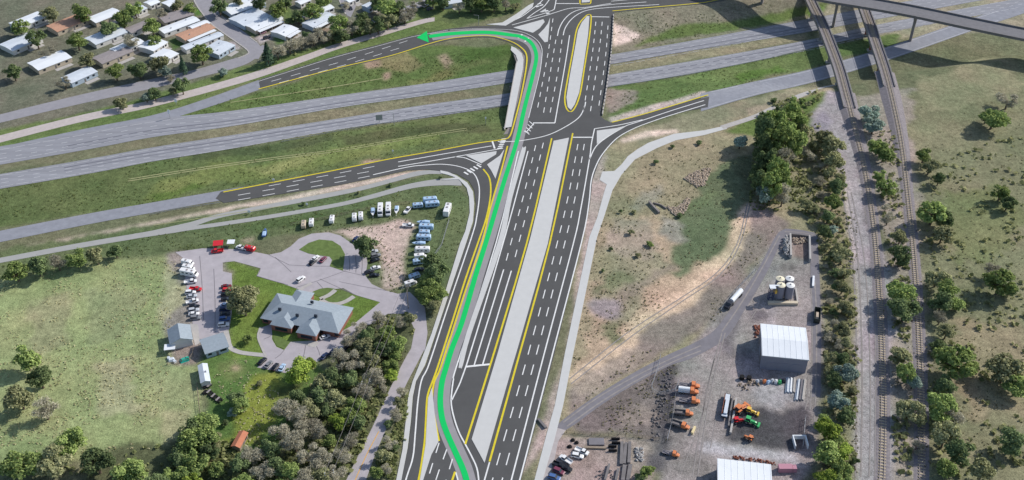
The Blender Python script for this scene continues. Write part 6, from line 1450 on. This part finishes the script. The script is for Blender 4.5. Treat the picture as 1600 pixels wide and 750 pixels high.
# works yard
def work_truck(px, py, bed, label, sc=1.0, ang=(9, 1)):
    g = G(px, py, 0, True); r = empty('work_truck', g, wdir(px, py, *ang), (sc,) * 3); tag(r, label, 'truck', 'orange trucks in the works yard')
    m = paint('orange')
    part(('wt', 'cab'), 'cab', lambda b: loft(b, [sec(.5, 2.3, .9, 2.7), sec(1.9, 2.3, .9, 2.7), sec(2.3, 2.2, .9, 1.9)]), m, r)
    part(('wt', 'hood'), 'hood', lambda b: loft(b, [sec(2.3, 2.0, .8, 1.75), sec(3.5, 1.7, .8, 1.55), sec(3.8, 1.5, .8, 1.3)]), m, r)
    part(('wt', 'gl'), 'windscreen', lambda b: b.add([(1.93, -1.0, 2.62), (1.93, 1.0, 2.62), (2.33, 1.0, 1.92), (2.33, -1.0, 1.92)], [(0, 3, 2, 1)]), MT['glass'], r)
    part(('wt', 'ch'), 'chassis', lambda b: b.box((-.3, 0, .75), (7.8, .9, .3)), MT['tyre'], r)
    def bd(b):
        if bed == 'tank': b.tube((-4.2, 0, 1.95), (.3, 0, 1.95), 1.0, n=14); b.box((-1.9, 0, 1.0), (4.6, 2.0, .2))
        elif bed == 'tip':
            b.box((-2, 0, 1.1), (4.6, 2.2, .2))
            for s in (-1, 1): b.box((-2, s * 1.1, 1.6), (4.6, .12, .9))
            b.box((.3, 0, 1.6), (.12, 2.1, 1.1)); b.box((-4.3, 0, 1.5), (.12, 2.1, .7)); b.box((-2.2, 0, 1.3), (3.8, 1.8, .3), 0, .6)
        else:
            b.box((-1.9, 0, 1.05), (4.8, 2.2, .2)); b.box((.1, 0, 1.4), (1.0, 2.2, .9)); b.tube((-4, .5, 1.5), (.5, -.4, 2.0), .18)
    part(('wt', bed), 'truck_bed' if bed != 'tank' else 'tank', bd, MT['roofwhite'] if bed == 'tank' else MT['darkconcrete'] if bed == 'tip' else MT['gravelroad'], r)
    wheels(r, (-3.2, -2.0, 2.7), 1.0, .5, .35)
work_truck(1078., 605., 'flat', 'orange cabbed truck with a pale flat bed, uppermost of the row')
work_truck(1076., 614., 'tank', 'orange cabbed truck carrying a white tank')
work_truck(1078., 629., 'flat', 'orange cabbed flatbed truck just below the tank truck')
work_truck(1069., 648., 'tip', 'orange cabbed tipper truck with a small grey bed', .9)
work_truck(1063., 667., 'tip', 'orange cabbed tipper truck beside the cream plough blade', .95, (9, 3))
work_truck(1049., 711., 'flat', 'orange truck standing alone on the lower yard', .8, (9, 2.5))
lowwall('plough_blade', [(1081, 679), (1085.5, 669)], .8, 1.2, mat('cream_plough_paint', c8(224, 206, 160), .6, 1, .05), 'cream plough blade beside the tipper truck', 'plough')
def tractor(px, py, colour, label, ang, loader=False, sc=1.0):
    g = G(px, py, 0, True); r = empty('tractor', (g[0], g[1], 0), wdir(px, py, *ang), (sc,) * 3); tag(r, label, 'tractor', 'tractors on the dark asphalt patch')
    m = paint(colour)
    part(('tr', colour, 'h'), 'hood', lambda b: loft(b, [sec(.2, 1.0, .9, 1.9), sec(2.2, .9, .9, 1.75), sec(2.6, .7, .95, 1.55)]), m, r)
    part(('tr', colour, 'c'), 'cab_roof', lambda b: b.box((-.7, 0, 2.9), (1.8, 1.7, .2)), m, r)
    part(('tr', 'g'), 'cab', lambda b: b.box((-.7, 0, 2.1), (1.5, 1.4, 1.5), 0, .9), MT['glass'], r)
    part(('tr', colour, 'f'), 'mudguard', lambda b: (b.box((-1.0, .95, 1.75), (1.6, .6, .14)), b.box((-1.0, -.95, 1.75), (1.6, .6, .14)), b.box((-.3, 0, .9), (2.4, .8, .5))), m, r)
    wheels(r, (-1.0,), 1.0, .85, .5); wheels(r, (1.9,), .85, .5, .35)
    if loader:
        part(('tr', colour, 'l'), 'loader', lambda b: (b.box((3.6, 0, .5), (.8, 2.4, .9)), b.tube((.3, .7, 1.6), (3.4, .8, .6), .12), b.tube((.3, -.7, 1.6), (3.4, -.8, .6), .12)), m, r)
tractor(1155., 643., 'orange', 'large orange loader by the long barrier wall', (7, -5), True, 1.25)
tractor(1152., 660., 'red', 'red and orange tractor below the large loader', (9, -1), False, .9)
tractor(1172., 645., 'yellow', 'yellow tractor facing the open asphalt', (9, 2.5), True, .85)
tractor(1171., 661., 'green', 'green tractor below the yellow one', (9, 3), True, 1.0)
tractor(1170., 687., 'orange', 'orange tractor alone below the green one', (-8, -4), False, .8)
lowwall('barrier_wall', [(1150, 625), (1146, 650), (1141, 679)], .8, 1.3, MT['concrete'], 'pale curved concrete barrier wall left of the tractors', 'barrier', group='yard barrier walls')
lowwall('barrier_wall', [(1145, 622), (1141, 645), (1138, 668)], .6, 1.2, MT['darkconcrete'], 'grey barrier wall beside the flat trailer', 'barrier', group='yard barrier walls')
g = G(1134., 637., 0, True); r = empty('flat_trailer', g, wdir(1134, 637, -1.4, 8)); tag(r, 'long flat trailer with a pale load beside the grey barrier wall', 'trailer')
b = MB(); b.box((0, 0, 1.2), (13, 2.5, .3)); b.build('trailer_bed', MT['tyre'], r)
b = MB(); b.box((1.5, .2, 1.9), (7.5, 1.4, 1.1)); b.box((-4, 0, 1.7), (3.2, 1.8, .7)); b.box((5.8, 0, 1.6), (1, 2.2, .5)); b.build('load', MT['roofpale'], r)
b = MB(); b.box((0, -1.1, 1.8), (11, .2, .9)); b.build('side_board', MT['rust'], r)
wheels(r, (-5, -3.8, 4), 1.05, .5, .4)
g = G(1147., 470., 0, True); r = empty('tank_trailer', g, wdir(1147, 470, -9, 10)); tag(r, 'white road tanker parked along the gravel road', 'truck')
b = MB(); b.tube((-6, 0, 2.0), (3, 0, 2.0), 1.15, n=16); b.build('tank', MT['roofwhite'], r)
b = MB(); b.box((-1.5, 0, .8), (10, 1.6, .3)); b.build('chassis', MT['tyre'], r)
b = MB(); loft(b, [sec(4.0, 2.4, .8, 2.9), sec(5.8, 2.4, .8, 2.9), sec(6.4, 2.3, .8, 2.1), sec(7.6, 2.0, .8, 1.7)]); b.build('cab', paint('dark'), r)
b = MB(); b.box((5, 0, 2.3), (1.3, 2.44, .6)); b.build('window', MT['glass'], r)
wheels(r, (-5, -3.8, 3, 6.6), 1.05, .5, .4)
g = G(1276., 496., 0, True); r = empty('open_container', g, wdir(1276, 496, -.5, 9)); tag(r, 'dark open topped container with a tan heap inside', 'container')
b = MB(); b.box((0, 0, .4), (8, 2.6, .5))
for s in (-1, 1): b.box((0, s * 1.25, 1.5), (8, .12, 2.2)); b.box((s * 3.94, 0, 1.5), (.12, 2.4, 2.2))
b.build('container_box', paint('dark green'), r)
b = MB(); b.box((.4, 0, 1.3), (6.4, 2.1, 1.6), 0, .5); b.build('contents', MT['rubble'], r)
wheels(r, (-2.8, 2.8), 1.1, .4, .3)
lowwall('steel_pipe', [(1271, 433), (1270, 449)], .9, .9, MT['roofwhite'], 'long white pipe lying by the gravel road behind the silos', 'pipe')
for i, (x0, m_, lb) in enumerate(((1231, 'roofpale', 'pale pipe bundle nearest the warehouse wall stores'), (1236, 'roofwhite', 'white pipe bundle between two others below the warehouse'), (1240.5, 'concrete', 'grey pipe bundle right of the white one'), (1248, 'roofpale', 'pale pipe bundle left of the last one by the wall'), (1252.5, 'gravelroad', 'dark pipe bundle in the last pair'), (1257, 'concrete', 'grey pipe bundle at the outer end of the row'))):
    x1 = x0 - (1.5 if i < 3 else 4); y0, y1 = (592, 614) if i < 3 else (594, 626)
    g0, g1 = G(float(x0), float(y0), 0, True), G(float(x1), float(y1), 0, True)
    r = empty('pipe_bundle', (g0 + g1) / 2); tag(r, lb, 'pipes', 'pipe bundles below the warehouse')
    a_, e_ = g0 - (g0 + g1) / 2, g1 - (g0 + g1) / 2
    for k in range(3):
        b = MB(); o_ = (k - 1) * .5; b.tube((a_[0] + o_, a_[1], .3 + (.4 if k == 1 else 0)), (e_[0] + o_, e_[1], .3 + (.4 if k == 1 else 0)), .26, n=8); b.build('pipe', MT[m_], r)
for i, (px, c_l) in enumerate(((1188, 'grey'), (1194, 'orange'), (1200, 'pale blue'), (1206, 'silver'), (1212, 'white'), (1218, 'green'), (1224, 'dark'), (1183, 'silver'))):
    g = G(float(px), 597. + (i % 3), 0, True); b = MB(); b.box((0, 0, .6), (1.5, 1.2, 1.2), .3 * i, .9); b.box((.2, .1, 1.35), (.9, .7, .3), .3 * i)
    o = b.build('storage_crate', paint(c_l)); o.location = g; tag(o, f'{c_l} storage crate in the row below the warehouse wall', 'crate', 'crates below the warehouse')
    if c_l == 'silver': o['label'] = 'silver storage crate at the start of the row' if i == 7 else 'silver storage crate beside the white one in the row'
for px, py, lb in ((1159., 592., 'dark stack of tyres at the corner of the warehouse shadow'), (1170., 593., 'dark stack of tyres nearer the warehouse')):
    g = G(px, py, 0, True); b = MB()
    for k in range(4): b.tube((0, 0, k * .4), (0, 0, k * .4 + .36), 1.0, n=14)
    o = b.build('tyre_stack', MT['tyre']); o.location = g; tag(o, lb, 'tyres')
g = G(1250., 694., 0, True); r = empty('three_walled_bay', g); tag(r, 'pale open frame of three walls by the green trees', 'frame')
for c_, d_2 in (((-2.4, 0, 1), (.4, 5, 2)), ((2.4, 0, 1), (.4, 5, 2)), ((0, 2.7, 1), (5.2, .4, 2))):
    b = MB(); b.box(c_, d_2); b.build('wall', MT['roofwhite'], r)
g = G(1226., 735., 0, True); b = MB(); b.box((0, 0, 1.2), (5, 2.4, 2.3)); b.box((3.4, 0, 1.1), (1.6, 2.3, 2.0), 0, .9)
o = b.build('container', paint('pink')); o.location = g; tag(o, 'faded pink container behind the lower warehouse', 'container')
for (x0, y0, x1, y1, wd, h, lb) in ((972, 692, 970.5, 727, 1.2, .9, 'long dark beam stack nearest the parked cars'), (978, 693, 975, 726, 1.2, .8, 'long beam stack second from the parked cars'), (984, 692, 982.5, 725, 1.2, .9, 'long beam stack at the outer side of the plot'), (976, 728, 973, 752, 1.4, .8, 'lower beam stack nearer the parked cars'), (985, 727, 981, 752, 1.4, .8, 'lower beam stack on the outer side'), (952, 727, 945, 752, .8, 1.0, 'single beam standing on the bottom edge'), (966, 734, 962, 752, .9, .9, 'short beam between the lower stacks')):
    lowwall('beam_stack', [(x0, y0), (x1, y1)], wd, h, MT['darkconcrete'], lb, 'beams', group='beam stacks on the gravel plot')
lowwall('timber_pile', [(920, 691), (944, 691)], 3.4, .6, MT['gravelroad'], 'wide low pile of grey boards on the gravel plot', 'timber')
lowwall('timber_pile', [(912, 700), (947, 701)], .9, .7, MT['wood'], 'long narrow pile of boards below the wide one', 'timber')
for px, py, lb in ((957., 702., 'dark pallet rack with two shelves'), (962., 690., 'dark pallet rack nearer the dark fence')):
    g = G(px, py, 0, True); r = empty('pallet_rack', g); tag(r, lb + ' on the gravel plot', 'rack')
    for y in (-1, 1):
        b = MB(); b.box((0, y, .5), (3.2, .5, 1.0)); b.build('shelf', MT['tyre'], r)
for i, (px, py) in enumerate(((890, 698), (895, 688), (901, 692), (997, 708), (1002, 713))):
    g = G(float(px), float(py), 0, True); b = MB(); b.tube((0, 0, 0), (0, 0, .5), 1.0 - .1 * i, .7, 12); b.tube((0, 0, .5), (0, 0, .8), .4, .3, 10)
    o = b.build('cable_reel', MT['tyre'] if i < 3 else MT['concrete']); o.location = g
    later(o, 'dark cable reel' if i < 3 else 'pale cable reel', 'lying on the gravel plot', 'left', px, 'reel', 'cable reels')
# bottom left lawn: dark benches in a row
for i, (px, py) in enumerate(((321, 605), (327, 603.5), (320.5, 614), (326.5, 613), (330, 617), (333.5, 619.5), (337, 622), (340.5, 625), (344, 627))):
    g = G(float(px), float(py), 0, True); r = empty('picnic_table', g, R(60))
    b = MB(); b.box((0, 0, .75), (2.2, .8, .07)); b.build('table_top', MT['roofgrey'] if i % 2 else MT['tyre'], r)
    for s in (-1, 1):
        b = MB(); b.box((0, s * .75, .45), (2.2, .3, .06)); b.build('bench', MT['tyre'], r)
        b = MB(); b.box((s * .8, 0, .36), (.12, 1.5, .7), 0, .5); b.build('leg', MT['tyre'], r)
    later(r, 'dark picnic table', 'on the lawn below the pale shed', 'left', px + py * .01, 'table', 'picnic tables on the lawn')
g = G(288., 563., 0, True); b = MB(); b.box((0, 0, .5), (3.6, 2.6, 1.0), .5, .5); b.box((1.2, .6, .7), (1.6, 1.2, 1.2), .2, .6); o = b.build('tarpaulin_heap', MT['teal']); o.location = g; tag(o, 'heap under a teal tarpaulin in the barn yard', 'tarpaulin')
g = G(268., 563., 0, True); b = MB(); b.box((0, 0, .5), (2.6, 2.0, 1.0), .4, .7); b.box((1.6, -1, .4), (1.4, 1.4, .8), .9, .8); b.box((-1.4, 1, .4), (1.2, 1.6, .7), .2, .8); o = b.build('scrap_heap', MT['roofpale']); o.location = g; tag(o, 'pale scrap heap at the corner of the barn yard', 'scrap')
# posts, signs, poles
def sign(px, py, h, label, board, name='road_sign', rz=0.0):
    g = G(px, py); r = empty(name, g, rz); tag(r, label, 'sign' if board else 'lamp post')
    b = MB(); b.tube((0, 0, 0), (0, 0, h), .14, .1); b.build('pole', MT['steel'], r)
    if board: b = MB(); b.box((0, -.2, h - .6), board); b.build('sign_board', MT['roofwhite'] if board[0] < 3 else MT['steel'], r)
    else:
        b = MB(); b.tube((0, 0, h), (-2.4, 0, h + .3), .08); b.build('arm', MT['steel'], r)
        b = MB(); b.box((-2.6, 0, h + .28), (.9, .35, .18)); b.build('lamp_head', MT['darkconcrete'], r)
sign(276., 164., 3.6, 'white sign post on the verge above the ramp', (1.4, .1, 2.2)); sign(266., 185., 5.0, 'white sign post between ramp and freeway', (1.2, .1, 2.4))
sign(616., 196., 8.0, 'tall pale lamp post at the edge of the freeway west of the bridge', None, 'lamp_post'); sign(593., 192., 4.2, 'dark square sign board beside the tall freeway post', (3.6, .2, 3.4), rz=R(8))
sign(614., 240., 2.5, 'small sign on the grass above the ramp', (.9, .1, .9)); sign(748., 40., 7.0, 'slim lamp post at the curve of the ramp', None, 'lamp_post'); sign(759., 195., 5.0, 'slim post on the grass bank beside the bridge', (.8, .1, 1.2))
sign(428., 285., 2.5, 'small dark sign above the ramp edge', (1.2, .1, 1.0)); sign(390., 334., 2.2, 'small pale board by the cycle path', (1.4, .1, 1.4)); sign(480., 322., 2.0, 'pale post board between the two cycle paths', (1.0, .1, 1.2))
poles = [G(638., 482., 0, True), G(576., 632., 0, True), G(520., 775., 0, True)]
for i, (p, lb) in enumerate(zip(poles, ('tall wooden power pole at the bend of the lane', 'tall wooden power pole in the wood with white insulators', 'tall wooden power pole low in the grove'))):
    r = empty('power_pole', p, R(25)); tag(r, lb, 'power pole', 'power poles')
    b = MB(); b.tube((0, 0, 0), (0, 0, 14), .2, .12); b.build('pole', MT['wood'], r)
    for z in (13.2, 12.0):
        b = MB(); b.box((0, 0, z), (3.6, .16, .16)); ca_ = b.build('crossarm', MT['wood'], r)
        b = MB()
        for x in (-1.6, 0, 1.6): b.tube((x, 0, z + .08), (x, 0, z + .4), .12)
        b.build('insulators', MT['roofwhite'], ca_)
    if i < 2:
        q = poles[i + 1] - p; ca, sa = math.cos(-R(25)), math.sin(-R(25)); q = (q[0] * ca - q[1] * sa, q[0] * sa + q[1] * ca)
        for x in (-1.6, 1.6):
            b = MB(); prev = None
            for k in range(13):
                t = k / 12; c_ = (x + q[0] * t, q[1] * t, 13.5 - 1.6 * 4 * t * (1 - t) * .5)
                if prev: b.tube(prev, c_, .07, n=4)
                prev = c_
            b.build('wire', MT['darkconcrete'], r)
settle_labels()
